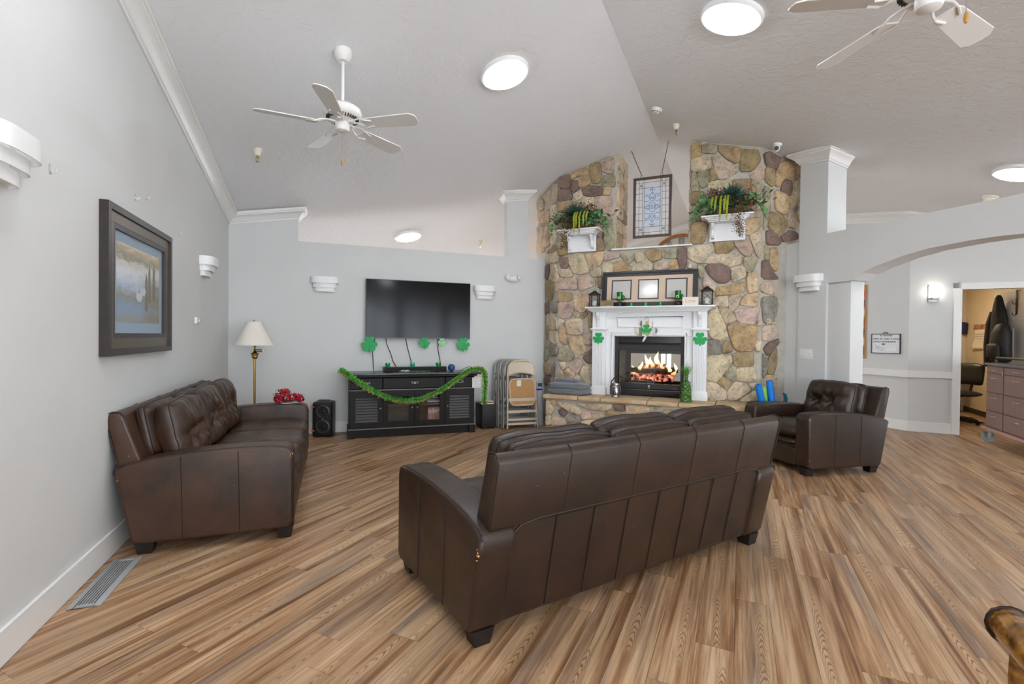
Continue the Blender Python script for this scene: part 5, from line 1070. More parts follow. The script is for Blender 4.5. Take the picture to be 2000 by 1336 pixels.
# ------------------------------------------------------------------ on the mantel shelf
FW_, FH_ = 1.235, .478
tf = thing('photo_frame', 'wide black frame with three square openings leaning on the chimney above the mantel', 'picture frame', fpl(-1.105, CF-.115, MZ), FPR); 
tl = Matrix.Rotation(-.11, 4, 'X')
def tfo(nm, b, m_, par=tf):
    for v in b.bm.verts: v.co = tl @ v.co
    return obj(nm, b, m_, par, 25)
FB = mat('black_lacquer_frame', (34, 32, 36), .28)
fr_ = tfo('frame', frame_ring(frame_ring(B(), FW_, FH_, 0, .025, -.03, 0), FW_, FH_, .025, .062, -.018, 0), FB)
tfo('mount', B().box(-FW_/2+.05, FW_/2-.05, -.008, -.003, .05, FH_-.05), mat('tan_mount', (214, 190, 166), .8))
for k in (-1, 0, 1):
    cx_ = k*.355; q = tfo('opening_frame', frame_ring(B(), .268, .268, 0, .014, -.014, -.004, cx_, .10), FB)
    tfo('opening_glass', B().box(cx_-.125, cx_+.125, -.0105, -.0085, .115, .355), mat('backing_grey', (200, 196, 190), .12, spec=.6), q)
def lantern(label, s, k):
    o = thing('candle_lantern', label, 'lantern', fpl(s, CF-.21, MZ), FPR, 'black candle lanterns on the mantel'); a = .056*k; hz = .165*k
    LB = mat('lantern_bronze', (58, 50, 44), .5, metal=.5)
    obj('base', B().box(-a-.006, a+.006, -a-.006, a+.006, 0, .014).bevel(.003, 1), LB, o)
    b = B()
    for x in (-a, a):
        for y in (-a, a): obj('post', B().box(x-.005, x+.005, y-.005, y+.005, .012, hz), LB, o)
    
    b = B()
    for y, ax in ((-a, 0), (a, 0), (-a, 1), (a, 1)):
        for i in range(-2, 4):
            for sg in (-1, 1):
                p0 = [-a, .014+(hz-.014)*(i/3)]; p1 = [a, .014+(hz-.014)*((i+2)/3)]
                if sg < 0: p0[0], p1[0] = a, -a
                lo_, hi_ = .014, hz
                t0, t1 = 0, 1
                dz = p1[1]-p0[1]; t0 = max(0, (lo_-p0[1])/dz); t1 = min(1, (hi_-p0[1])/dz)
                if t1-t0 < .05: continue
                q0, q1 = [(p0[0]+(p1[0]-p0[0])*t, p0[1]+dz*t) for t in (t0, t1)]
                f_ = (lambda u, z: Vector((u, y, z))) if ax == 0 else (lambda u, z: Vector((y, u, z)))
                b.tube([f_(*q0), f_(*q1)], .0016, 4)
    obj('lattice', b, LB, o)
    obj('roof', B().hull([[Vector((x*(a+.016), y*(a+.016), hz)) for x, y in ((-1, -1), (1, -1), (1, 1), (-1, 1))], [Vector((x*(a+.012), y*(a+.012), hz+.01)) for x, y in ((-1, -1), (1, -1), (1, 1), (-1, 1))], [Vector((x*.024, y*.024, hz+.045*k)) for x, y in ((-1, -1), (1, -1), (1, 1), (-1, 1))]]), LB, o, 20)
    obj('cap', B().box(-.02, .02, -.02, .02, hz+.04*k, hz+.058*k), LB, o); obj('ring_handle', B().tube([(.022*cos(t), 0, hz+.062*k+.016*sin(t)) for t in [2*pi*i/14 for i in range(14)]], .0025, 5, True), LB, o)
    obj('candle', B().cyl((0, 0, .014), (0, 0, hz*.5), .03*k), mat('candle_white', (232, 236, 226), .6), o)
lantern('bronze candle lantern at the left end of the mantel', -1.80, .98); lantern('bronze candle lantern at the right end of the mantel', -.372, 1.06)
sg_ = thing('wooden_sign', 'small brown wooden block sign left of the big frame on the mantel', 'sign', fpl(-1.63, CF-.22, MZ), FPR)
obj('block', B().box(-.092, .092, -.012, .012, 0, .085).bevel(.002, 1), mat('sign_brown', (138, 116, 82), .75, var=.15, vscale=30), sg_)
obj('lettering', B().tube([(-.07, -.0125, .03), (-.065, -.0125, .06), (-.05, -.0125, .055), (-.06, -.0125, .042), (-.048, -.0125, .03)], .0015, 4).tube([(-.035, -.0125, .03), (-.03, -.0125, .055), (-.02, -.0125, .03), (-.012, -.0125, .055)], .0015, 4).box(-.06, .06, -.0135, -.012, .010, .014), mat('sign_print', (196, 186, 164), .7), sg_)
obj('ribbon', B().tube([(-.012, -.016, .085), (0, -.016, .06), (.014, -.016, .045)], .003, 6), GOLD, sg_)
ls_ = thing('love_sign', 'small cream block sign reading Love right of the big frame on the mantel', 'sign', fpl(-.565, CF-.24, MZ), FPR)
obj('block', B().box(-.095, .095, -.014, .014, 0, .105).bevel(.002, 1), mat('sign_block', (232, 226, 214), .7), ls_)
text_part('lettering', 'Love', .062, mat('love_gold', (206, 160, 96), .6), ls_, Matrix.Translation((0, -.0148, .036)) @ UPRIGHT)
def boot(label, s):
    o = thing('hat_figurine', label, 'figurine', fpl(s, CF-.24, MZ), FPR, 'green glitter hats on black pots'); DG = mat('dark_green_glitter', (16, 104, 40), .3, metal=.3, var=.4, vscale=150)
    obj('pot', B().lathe([(.028, 0), (.042, .012), (.045, .035), (.036, .052), (.038, .058), (.001, .058)], 20), BLACK, o)
    obj('coins', B().ball((0, 0, .058), (.03, .03, .012), 12, 6), GOLD, o); obj('stick', B().cyl((0, 0, .06), (0, 0, .08), .004, seg=6), GOLD, o)
    obj('brim', B().lathe([(.001, .078), (.05, .078), (.054, .086), (.048, .094), (.001, .094)], 20), DG, o); obj('crown', B().lathe([(.032, .09), (.033, .13), (.038, .17), (.040, .188), (.03, .192), (.001, .192)], 20), DG, o)
    obj('buckle', B().box(-.016, .016, -.038, -.031, .10, .128), mat('buckle_cream', (236, 230, 170), .4), o); obj('buckle_hole', B().box(-.008, .008, -.0385, -.037, .107, .121), BLACK, o)
    obj('side_leaf', B().ball((.045, .01, .115), (.022, .018, .036), 10, 8), DG, o)
boot('green glitter hat figurine on a black pot, left of the mantel', -1.452); boot('green glitter hat figurine on a black pot, right of the mantel beside the love sign', -.715)
for lb, s in (('left small green hat on the mantel shelf', -1.30), ('middle small green hat on the mantel shelf', -1.115), ('right small green hat on the mantel shelf', -.93)):
    hat(lb, fpl(s, CF-.25, MZ), FPR, .75, GREENS, True, 'small green hats on the mantel')
# ------------------------------------------------------------------ bracket shelves with floral arrangements
def bracket(label, s, z):
    o = thing('bracket_shelf', label, 'shelf', fpl(s, CF-.03, z), FPR, 'white corbel shelves on the chimney')
    obj('shelf', B().box(-.295, .295, -.255, .0, -.02, 0).bevel(.004, 1), WHITE2, o)
    for e, z0, z1, d_ in ((.05, -.036, -.02, .23), (.07, -.052, -.034, .205), (.085, -.066, -.05, .18)): obj('shelf_moulding', B().box(-.295+e, .295-e, -d_, 0, z0, z1).bevel(.005, 2), WHITE2, o)
    obj('back_panel', B().box(-.205, .205, -.03, 0, -.285, -.06).bevel(.003, 1), WHITE2, o)
    for x in (-.165, .165): obj('corbel', B().prism([(0, -.07), (-.15, -.07), (-.155, -.095), (-.13, -.125), (-.10, -.14), (-.085, -.18), (-.09, -.215), (-.075, -.245), (-.03, -.26)], x-.018, x+.018, 'x').bevel(.006, 2), WHITE2, o)
bracket('white corbel shelf on the left chimney pier', -2.04, 2.79); bracket('white corbel shelf on the right chimney pier', -.16, 2.812)
def leafy(b, p, d, ln, wd, rn_, fold_=.3):
    d = d.normalized(); s_ = d.cross(Vector((rn_.uniform(-1, 1), rn_.uniform(-1, 1), rn_.uniform(-.2, 1)))); s_ = s_.normalized() if s_.length > 1e-3 else d.orthogonal().normalized(); n_ = s_.cross(d)
    a, c, m1 = p, p+d*ln, p+d*ln*.5
    b.face((a, m1+s_*wd+n_*fold_*wd, c, m1)); b.face((a, m1, c, m1-s_*wd+n_*fold_*wd))
G1, G2, G3, G4 = mat('leaf_deep_green', (44, 78, 44), .5, var=.3, vscale=20), mat('leaf_fresh_green', (88, 142, 82), .5, var=.25, vscale=20), mat('leaf_teal', (58, 98, 88), .55, var=.2, vscale=20), mat('leaf_dusty', (150, 168, 142), .6)
BURG, SEED, AMA = mat('burgundy_berry', (88, 40, 44), .6, var=.3, vscale=30), mat('brown_seed', (104, 84, 46), .8, var=.3, vscale=30), mat('amaranth_green', (150, 158, 44), .8, var=.2, vscale=60)
def floral(label, s, z, flip, seed):
    o = thing('floral_arrangement', label, 'plant', fpl(s, CF-.15, z), FPR, 'artificial flower arrangements on the bracket shelves'); r = random.Random(seed); f = -1 if flip else 1
    obj('moss_base', B().ball((0, -.02, .045), (.20, .08, .05), 18, 8), mat('moss_brown', (96, 62, 42), .95, bump=.8, bscale=60), o)
    def cluster(nm, m_, cx, cz, rx, rz_, n, ln, wd, up_=.3, cy=-.03):
        b = B()
        for _ in range(n):
            p = Vector((cx*f+r.gauss(0, rx), cy+r.uniform(-.07, .05), cz+r.gauss(0, rz_))); d = Vector((r.gauss(0, 1), r.gauss(-.3, .7), r.gauss(up_, .8)))
            leafy(b, p, d, ln*r.uniform(.6, 1.2), wd*r.uniform(.7, 1.2), r)
        obj(nm, b, m_, o, 0, fix=False)['kind'] = 'stuff'
    # spiky succulent tuft
    b = B(); c = Vector((-.06*f, -.04, .22))
    for _ in range(150):
        d = Vector((r.gauss(0, 1), r.gauss(-.2, .8), abs(r.gauss(.3, .8)))).normalized(); leafy(b, c+d*.03, d, r.uniform(.10, .17), .008, r)
    obj('spiky_tuft', b, G3, o, 0, fix=False)['kind'] = 'stuff'
    cluster('deep_foliage', G1, 0, .13, .16, .06, 260, .07, .018); cluster('fresh_foliage', G2, .12, .12, .09, .05, 130, .06, .018); cluster('dusty_foliage', G4, .05, .10, .10, .04, 60, .05, .014)
    cluster('burgundy_spray', BURG, -.24, .17, .07, .06, 260, .035, .007); cluster('burgundy_spray', BURG, .12, .27, .06, .05, 200, .035, .007)
    # trailing brown seed spray spilling over the shelf
    b = B()
    for _ in range(520):
        t = r.random()**.7; p = Vector(((-.16+.03*sin(t*3))*f+r.gauss(0, .055*(1-t*.6)), -.12-.15*min(1, t*2)+r.gauss(0, .02), .16-.44*t+r.gauss(0, .02))); d = Vector((r.gauss(0, 1), r.gauss(0, 1), r.gauss(-.5, 1))); leafy(b, p, d, .018, .006, r)
    obj('trailing_seed_spray', b, SEED, o, 0, fix=False)['kind'] = 'stuff'
    # hanging green amaranth tassels
    for k in range(5):
        x = ((.0, .03, .075, .13, .17)[k]-.02)*f; h_ = (.30, .22, .32, .20, .15)[k]; pts_ = [Vector((x, -.12, .22)), Vector((x+.01*f, -.19, .20)), Vector((x+.015*f, -.265, .12)), Vector((x+.02*f, -.275, .22-h_*.8)), Vector((x+.02*f, -.275, .20-h_))]
        obj('amaranth_tassel', B().tube(pts_, [.008, .012, .014, .012, .003], 7), AMA, o)
    # eucalyptus sprays at both ends
    for ex, n_ in ((-.40, 16), (.38, 22)):
        b = B()
        for k in range(n_):
            t = k/n_; p = Vector(((ex*.55+ex*.55*t)*f, -.05-.03*sin(t*6), .17+.10*sin(t*2.6)-.30*t*t)); p += Vector((r.uniform(-.02, .02), r.uniform(-.03, .02), r.uniform(-.02, .02))); q = r.uniform(.018, .028); u = Vector((r.gauss(0, 1), r.gauss(0, .4), r.gauss(0, 1))).normalized(); v_ = u.cross(Vector((r.gauss(0, .4), -1, r.gauss(0, .4)))).normalized()
            b.face([p+(u*cos(a)+v_*sin(a))*q for a in [i*pi/4 for i in range(8)]])
        obj('eucalyptus_leaves', b, G2, o, 0, fix=False)['kind'] = 'stuff'
        obj('eucalyptus_stem', B().tube([Vector(((ex*.3+ex*.8*t)*f, -.05, .15+.10*sin(t*2.6)-.30*t*t)) for t in (0, .25, .5, .75, 1)], .003, 5), G1, o)
floral('artificial flower and fern arrangement on the left bracket shelf', -2.04, 2.79, False, 3); floral('artificial flower and fern arrangement on the right bracket shelf', -.16, 2.812, True, 6)
# ------------------------------------------------------------------ stained glass panel hanging in the niche
GW, GH = .508, .82
sgp = thing('stained_glass_panel', 'leaded stained glass panel in a dark wooden frame hanging in the chimney niche', 'stained glass', fpl(-1.101, CF+.09, 2.668), FPR)
obj('frame', frame_ring(B(), GW, GH, 0, .034, -.014, .014), mat('walnut_frame', (74, 52, 42), .45, var=.2, vscale=20), sgp, 20)
iw_, ih_ = GW-.068, GH-.068
def U(u, v): return (-iw_/2+u*iw_, .034+v*ih_)
CLR = mat('clear_textured_glass', (236, 238, 240), .12, alpha=.35, bump=.3, bscale=90); BLU = mat('pale_blue_glass', (206, 220, 240), .15, alpha=.72, bump=.3, bscale=90); LEAD = mat('lead_came', (46, 44, 44), .5, metal=.5)
cames = B()
def cell(u0, u1, v0, v1, m_):
    a, c = U(u0, v0), U(u1, v1); obj('pane', B().box(a[0]+.001, c[0]-.001, -.002, .002, a[1]+.001, c[1]-.001), m_, sgp, 0)
def came(pts_, r=.0022): cames.tube([(U(*p)[0], -.002, U(*p)[1]) for p in pts_], r, 5)
us = [0, .10, .21, .26, .74, .79, .90, 1]; rows_ = [0, .05, .15, .2715, .393, .5145, .636, .757, .85, .95, 1]
for i in range(7):
    u0, u1 = us[i], us[i+1]
    if i == 3:
        for v0, v1 in ((0, .05), (.05, .15), (.85, .95), (.95, 1)): 
            for a, c in ((u0, .42), (.42, .58), (.58, u1)): cell(a, c, v0, v1, CLR)
        rr2 = [.15, .27, .39, .5, .61, .73, .85]
        for v0, v1 in zip(rr2, rr2[1:]): cell(u0, .5, v0, v1, BLU); cell(.5, u1, v0, v1, BLU)
    elif i in (2, 4): cell(u0, u1, .05, .95, CLR)
    else:
        for v0, v1 in zip(rows_, rows_[1:]): cell(u0, u1, v0, v1, CLR)
for u in us[1:-1]: came([(u, 0), (u, 1)])
for v in (.05, .15, .85, .95): came([(0, v), (1, v)])
for v in rows_[3:-3]: came([(0, v), (.21, v)]); came([(.79, v), (1, v)])
for v in (.27, .39, .61, .73): came([(.26, v), (.40, v)]); came([(.60, v), (.74, v)])
came([(.5, .15), (.5, .28)]); came([(.5, .72), (.5, .85)]); came([(.26, .5), (.30, .5)]); came([(.70, .5), (.74, .5)])
for v0, sg2 in ((.30, 1), (.70, -1)):
    came([(.5, v0-.07*sg2), (.43, v0-.02*sg2), (.39, v0+.02*sg2), (.44, v0+.07*sg2), (.5, v0+.09*sg2), (.56, v0+.07*sg2), (.61, v0+.02*sg2), (.57, v0-.02*sg2), (.5, v0-.07*sg2)]); came([(.40, v0+.0), (.5, v0+.05*sg2), (.60, v0+.0)]); came([(.42, v0+.06*sg2), (.5, v0-.02), (.58, v0+.06*sg2)])
    for q in (.33, .67): came([(q+.025*cos(t), v0+.008*sin(t)) for t in [i*pi/5 for i in range(11)]])
came([(.5+.24*cos(t)*(.8+.2*cos(4*t)), .5+.085*sin(t)*(.8+.2*cos(4*t))) for t in [i*pi/16 for i in range(33)]])
for q in (.38, .46, .54, .62): came([(q+.05*cos(t), .5+.03*sin(t)) for t in [i*pi/8 for i in range(17)]], .0018)
for v0, sg2 in ((.80, 1), (.20, -1)): came([(.42, v0), (.5, v0+.02*sg2), (.58, v0), (.5, v0+.055*sg2), (.42, v0)])
for cu in (.155, .845):
    for cv in (.10, .90):
        for k in range(4): t = pi/4+k*pi/2; came([(cu, cv), (cu+.075*cos(t), cv+.042*sin(t))], .002)
        came([(cu+.03*cos(t), cv+.017*sin(t)) for t in [i*pi/6 for i in range(13)]], .0018)
obj('lead_came', cames, LEAD, sgp)
for x, tx in ((-.145, -.29), (.12, .20)):
    top = st(-1.101+tx, CF+.09); h_ = zc(top.x, top.y)-2.668
    obj('chain', B().tube([(x, 0, GH+.03), (x+(tx-x)*.5, 0, (GH+.03+h_)/2-.005), (tx, 0, h_)], .0045, 6), BLACKM, sgp)
    obj('eyelet', B().tube([(x+.018*cos(t), 0, GH+.014+.014*sin(t)) for t in [i*pi/6 for i in range(12)]], .004, 5, True), STEEL, sgp)
# wall clock in the room behind the chimney
ck = thing('wall_clock', 'big open wooden ring wall clock with roman numerals in the room behind the chimney', 'clock', fpl(-1.25, TF-.02, 3.03), FPR)
ring_ = [(0.66*cos(t), 0.66*sin(t)) for t in [2*pi*i/72 for i in range(72)]]
RG = [[Vector((r_*cos(2*pi*i/72), y_, r_*sin(2*pi*i/72))) for i in range(72)] for r_, y_ in ((.69, 0), (.69, -.03), (.62, -.03), (.62, 0))]
obj('rim', B().hull(RG+[RG[0]], False, False), mat('clock_oak', (168, 104, 48), .5, var=.2, vscale=8), ck)
b = B(); NUM = ['XII', 'I', 'II', 'III', 'IIII', 'V', 'VI', 'VII', 'VIII', 'IX', 'X', 'XI']
for k, s_ in enumerate(NUM):
    M = Matrix.Rotation(math.radians(30*k), 4, 'Y'); x = -len(s_)*.022
    for ch in s_:
        if ch == 'I': b.box(x+.012, x+.022, -.02, -.008, .44, .62, M); x += .035
        elif ch == 'V':
            for q in (-1, 1): b.tube([M @ Vector((x+.03, -.014, .44)), M @ Vector((x+.03+q*.028, -.014, .62))], .006, 4)
            x += .062
        else:
            for q in (-1, 1): b.tube([M @ Vector((x+.03-q*.03, -.014, .44)), M @ Vector((x+.03+q*.03, -.014, .62))], .006, 4)
            x += .066
obj('numerals', b, BLACK, ck)
obj('inner_ring', B().tube([(.44*cos(t), -.014, .44*sin(t)) for t in [2*pi*i/48 for i in range(48)]], .008, 5, True), BLACK, ck)
for ang, ln in ((50, .26), (-60, .38)):
    M = Matrix.Rotation(math.radians(ang), 4, 'Y'); obj('hand', B().box(-.012, .012, -.03, -.024, -.05, ln, M), BLACK, ck)
# ------------------------------------------------------------------ pool noodles in a bin beside the hearth
bn = thing('storage_bin', 'dark blue tub with a teal grip between hearth and armchair', 'bin', (4.93, 4.43, 0), 0)
obj('tub', B().lathe([(.095, 0), (.10, .01), (.125, .50), (.135, .535), (.127, .54), (.118, .51), (.094, .02), (.001, .015)], 26, cap=False, sx=1.4), mat('navy_plastic', (20, 44, 84), .45), bn)
obj('grip', B().tube([(.17, -.03, .52), (.195, -.035, .58), (.185, -.03, .64), (.16, -.02, .66)], [.02, .022, .018, .006], 8), mat('teal_plastic', (20, 96, 120), .4), bn)
for lb, p0, p1, r_, m_ in (('blue foam noodle leaning left in the tub', (4.96, 4.43, .06), (4.72, 4.43, .765), .038, mat('foam_blue', (22, 130, 226), .6)), ('lime green foam noodle between the two blue ones', (4.95, 4.47, .06), (4.83, 4.45, .735), .030, mat('foam_lime', (146, 216, 76), .6)), ('tallest blue foam noodle, at the right of the tub', (4.99, 4.40, .06), (4.90, 4.43, .81), .040, mat('foam_blue', (22, 130, 226), .6))):
    o = thing('foam_noodle', lb, 'foam noodle', p0, 0, 'foam noodles in the tub'); d = Vector(p1)-Vector(p0)
    obj('foam', B().tube([(0, 0, 0), d*.5, d*.97, d], [r_, r_, r_, r_*.9], 16), m_, o); obj('bore', B().cyl(d*.99, d*1.002, r_*.3, seg=10), mat('foam_bore', (10, 50, 90), .8), o)
# ================================================================== HALLWAY AND OFFICE
wb = thing('whiteboard', 'small black-framed whiteboard with handwriting on the hallway wall', 'whiteboard', (XH, 4.994, 1.115), RWR)
obj('panel', B().box(-.20, .20, -.010, 0, 0, .285), mat('whiteboard', (226, 228, 232), .25), wb); obj('frame', frame_ring(B(), .412, .297, 0, .010, -.016, 0, 0, -.006), BLACK, wb, 20)
b = B(); rw = random.Random(12)
for z, x0, x1 in ((.262, -.08, .09), (.213, -.175, .175), (.17, -.175, .13)):
    x = x0
    while x < x1:
        wd = rw.uniform(.010, .017); b.tube([(x, -.011, z-.012), (x+wd*.2, -.011, z+.012), (x+wd*.5, -.011, z-.004), (x+wd*.8, -.011, z+.012), (x+wd, -.011, z-.012)], .0014, 4); x += wd+(.008 if rw.random() > .25 else .022)
b.tube([(-.15, -.011, .13), (-.12, -.011, .08), (-.07, -.011, .04), (-.03, -.011, .035)], .0016, 4)
b.tube([(-.14, -.011, .06), (-.10, -.011, .10), (-.05, -.011, .07), (-.03, -.011, .06)], .0016, 4)
obj('handwriting', b, INK, wb); obj('sticky_sheet', B().box(.015, .15, -.012, -.010, .03, .105), PAPER, wb)
obj('clip', B().tube([(-.04, -.008, .292), (-.025, -.008, .31), (.01, -.008, .312), (.03, -.008, .292)], .005, 6), BLACK, wb); obj('marker_blot', B().ball((-.03, -.012, .135), (.028, .003, .010), 10, 6), BLACKM, wb)
bbd = thing('bulletin_board', 'colourful bulletin board on the hallway wall, only its edge showing past the arch', 'board', (XH, 5.62, 1.02), RWR)
obj('cork', B().box(-.33, .33, -.02, 0, 0, 1.15), mat('cork', (190, 140, 84), .9), bbd)
for k in range(7): obj('card', B().box(.20+.01*(k % 2), .315, -.024, -.02, .06+k*.15, .06+k*.15+.11), mat('card_%s' % ('red', 'ivory', 'navy')[k % 3], ((190, 60, 60), (230, 220, 200), (60, 60, 110))[k % 3], .7), bbd)
wlamp = thing('hall_lamp', 'lit wall lamp with a frosted glass tube on the hallway wall', 'wall lamp', fpl(2.475, C2, 1.86), FPR)
obj('back_plate', B().box(-.05, -.035, -.012, 0, 0, .24).box(-.05, .05, -.02, 0, 0, .06), STEEL, wlamp); obj('arm', B().box(-.03, .055, -.10, -.02, .03, .06).bevel(.004, 1), STEEL, wlamp)
obj('glass_shade', B().lathe([(.001, .06), (.045, .06), (.05, .07), (.05, .21), (.046, .215), (.001, .215)], 22, (.01, -.07, 0)), mat('frosted_lit', (255, 248, 238), .5, emit=5), wlamp)
# office door leaf standing open, coat and backpack hanging on it
DL = Vector((3.705, 8.975, 0)); DE = Vector((3.50, 9.80, 0)); da = math.atan2(DE.y-DL.y, DE.x-DL.x)
dr = bpy.data.objects.new('door_1', None); COL.objects.link(dr); dr['kind'] = 'structure'; dr.location = st(DL.x, DL.y); dr.rotation_euler = (0, 0, FPR+da)
DW = mat('door_white', (226, 222, 212), .45)
obj('leaf', B().box(0, .85, -.02, .02, .012, 2.035), DW, dr)
for z0, z1 in ((.16, .78), (.92, 1.50), (1.62, 1.90)):
    for x0, x1 in ((.11, .40), (.47, .76)):
        obj('raised_panel', B().box(x0, x1, .018, .026, z0, z1).bevel(.006, 2), DW, dr)
obj('door_handle', B().lathe([(.025, 0), (.025, .01), (.01, .014), (.01, .03), (.026, .04), (.026, .06), (.001, .066)], 18), STEEL, dr).matrix_local = Matrix.Translation((.79, .02, 1.0)) @ Matrix.Rotation(-pi/2, 4, 'X')
def dpos(x, y, z): 
    p = Vector((DL.x+cos(da)*x-sin(da)*y, DL.y+sin(da)*x+cos(da)*y, z)); return st(p.x, p.y, z)
rk = thing('door_rack', 'black over-the-door hook rack on the open office door', 'rack', dpos(.42, .03, 1.70), FPR+da)
obj('strap', B().box(-.012, .012, -.002, .004, .0, .345).box(-.012, .012, -.055, .004, .34, .346), BLACKM, rk)
for z in (.0, .16): obj('hook', B().tube([(0, .004, z), (0, .03, z-.02), (0, .05, z), (0, .05, z+.02)], .005, 6), BLACKM, rk)
def soft(name, rings_, m_, parent, sd_, amp=.02):
    b = B(); R_ = []
    for (x, y, z, rx, ry) in rings_:
        rg_ = []
        for i in range(20):
            t = 2*pi*i/20; k_ = 1+amp*6*noise.noise(Vector((cos(t)*1.6+sd_, sin(t)*1.6, z*7))); rg_.append(Vector((x+rx*k_*cos(t), y+ry*k_*sin(t), z)))
        R_.append(rg_)
    b.hull(R_); return obj(name, b, m_, parent, 80)
NYL = mat('black_nylon', (26, 27, 26), .55, var=.3, vscale=12, bump=.3, bscale=60)
ctt = thing('coat', 'black padded coat hanging on the open office door', 'coat', dpos(.62, .10, .95), FPR+da)
soft('body', [(-.01, 0, 0.05, .16, .06), (0, 0, .10, .17, .07), (.0, 0, .4, .16, .075), (.01, 0, .7, .13, .07), (.02, 0, .88, .08, .055), (.02, 0, 1.0, .045, .04), (.02, 0, 1.04, .02, .02)], mat('coat_black', (30, 28, 26), .75, var=.3, vscale=10), ctt, 2)
soft('sleeve', [(.17, .03, -.02, .045, .04), (.17, .03, .3, .055, .045), (.14, .02, .62, .06, .05), (.10, .01, .80, .05, .04)], MATS['coat_black'], ctt, 5)
bp = thing('backpack', 'black backpack hanging in front of the coat on the open office door', 'backpack', dpos(.40, .22, 1.02), FPR+da)
soft('body', [(0, 0, .0, .12, .06), (0, 0, .03, .155, .09), (0, .01, .25, .155, .10), (0, .0, .42, .14, .085), (0, -.01, .52, .10, .06), (0, -.01, .55, .04, .03)], NYL, bp, 8, .008)
soft('front_pocket', [(0, .09, .04, .10, .03), (0, .10, .07, .115, .045), (0, .10, .22, .11, .045), (0, .09, .26, .09, .02)], NYL, bp, 9, .006)
obj('strap', B().tube([(.06, -.07, .50), (.10, -.10, .42), (.12, -.09, .2), (.10, -.05, .03)], .014, 6).tube([(-.02, -.04, .54), (0, -.05, .60), (.02, -.04, .54)], .008, 6), BLACK, bp); obj('zipper', B().tube([(-.10, .125, .20), (-.05, .145, .245), (.05, .145, .245), (.10, .125, .20)], .003, 5), STEEL, bp)
# things on the office wall (the wall faces -s, so local x runs away from the door)
OWR = FPR-pi/2; sw_ = 3.868
cal = thing('calendar', 'paper wall calendar with a dark photo strip on the office wall', 'calendar', st(sw_, 11.34, 1.17), OWR)
def curl(a, c): return Vector((-.30+.60*a, -.004-.05*(1-c)**2*(1-a), .35*c))
o_ = obj('sheet', B().grid(curl, 8, 8), mat('calendar_paper', (236, 224, 204), .8), cal); o_.modifiers.new('thickness', 'SOLIDIFY').thickness = .003
b = B()
for i in range(7):
    for j in range(5): b.box(-.24+i*.073, -.195+i*.073, -.016, -.0125, .09+j*.045, .094+j*.045)
obj('printed_grid', b, INK, cal)
obj('photo_strip', B().box(-.30, .30, -.008, -.002, .35, .44), mat('calendar_photo', (120, 70, 56), .6, col2=(210, 160, 130), vscale=18), cal)
hb = thing('hanging_pouch', 'small navy pouch hanging from a hook on the office wall', 'pouch', st(sw_, 12.02, 1.43), OWR)
b = B().prism([(-.13, .02), (.12, .0), (.15, .22), (-.10, .26)], -.07, -.01).bevel(.02, 2); obj('pouch', b, mat('navy_cloth', (44, 46, 88), .7), hb); obj('loop', B().tube([(.0, -.03, .24), (-.03, -.03, .33), (-.02, -.02, .40), (.02, -.02, .40)], .012, 6), BLACK, hb); obj('label_patch', B().box(-.04, .03, -.073, -.069, .13, .15), PAPER, hb)
hb2 = thing('wall_picture', 'narrow black-edged picture on the office wall by the door jamb', 'picture', st(sw_, 12.45, 1.50), OWR)
obj('frame', frame_ring(B(), .34, .38, 0, .018, -.02, 0), BLACK, hb2, 20); obj('print', B().box(-.155, .155, -.008, -.003, .018, .362), mat('office_print', (214, 196, 164), .7), hb2)
def office_chair(label, loc, rz, small=False):
    T = thing('office_chair', label, 'office chair', loc, rz); LB = mat('black_leatherette', (34, 29, 25), .4, var=.2, vscale=8)
    for k in range(5):
        M = Matrix.Rotation(k*2*pi/5+.3, 4, 'Z'); obj('base_leg', B().hull([[M @ Vector(p) for p in ((.03, -.025, .07), (.03, .025, .07), (.03, .025, .11), (.03, -.025, .11))], [M @ Vector(p) for p in ((.29, -.015, .055), (.29, .015, .055), (.29, .015, .075), (.29, -.015, .075))]]), BLACK, T)
        c_ = M @ Vector((.285, 0, .028)); obj('caster', B().cyl(c_-Vector((.014, 0, 0)), c_+Vector((.014, 0, 0)), .028), BLACK, T)
    obj('column', B().cyl((0, 0, .08), (0, 0, .42), .03, .025), BLACK, T)
    bs, _, _ = cushion(.48, .46, .10, 12, 12, (), 1, .003, 5); o = obj('seat', bs, LB, T, 70); o.matrix_local = Matrix.Translation((0, 0, .47)) @ Matrix.Rotation(-pi/2, 4, 'X')
    bs, _, _ = cushion(.44, .34 if small else .50, .10, 12, 12, () if small else ((0, -.4, .02), (0, .3, .015)), 1, .003, 8); o = obj('backrest', bs, LB, T, 70); o.matrix_local = Matrix.Translation((0, .24, .80 if not small else .78)) @ Matrix.Rotation(-.12, 4, 'X')
    obj('back_support', B().tube([(0, .08, .42), (0, .25, .44), (0, .29, .60), (0, .27, .75)], .02, 8), BLACK, T)
office_chair('black high-back office chair against the office wall behind the door jamb', st(3.30, 11.6), FPR-pi/2+.25)
office_chair('small black task chair turned sideways in the office doorway', st(3.18, 10.2), FPR-pi+.55+pi/2, True)
for lb, dy in (('brown and black slipper on the office floor, nearer the cart', -.06), ('brown and black slipper on the office floor, nearer the wall', .06)):
    sl_ = thing('slipper', lb, 'slipper', st(3.42+dy*.9, 10.35+dy*.2), FPR+.4+pi/2, 'slippers on the office floor')
    obj('sole', B().prism(chaikin([(-.13, -.035), (.13, -.045), (.14, .04), (-.13, .035)], 2), 0, .02, 'z'), BLACK, sl_); obj('upper', B().ball((.04, 0, .02), (.09, .042, .045), 14, 8), mat('slipper_brown', (110, 80, 60), .9, col2=(40, 32, 28), vscale=30), sl_)
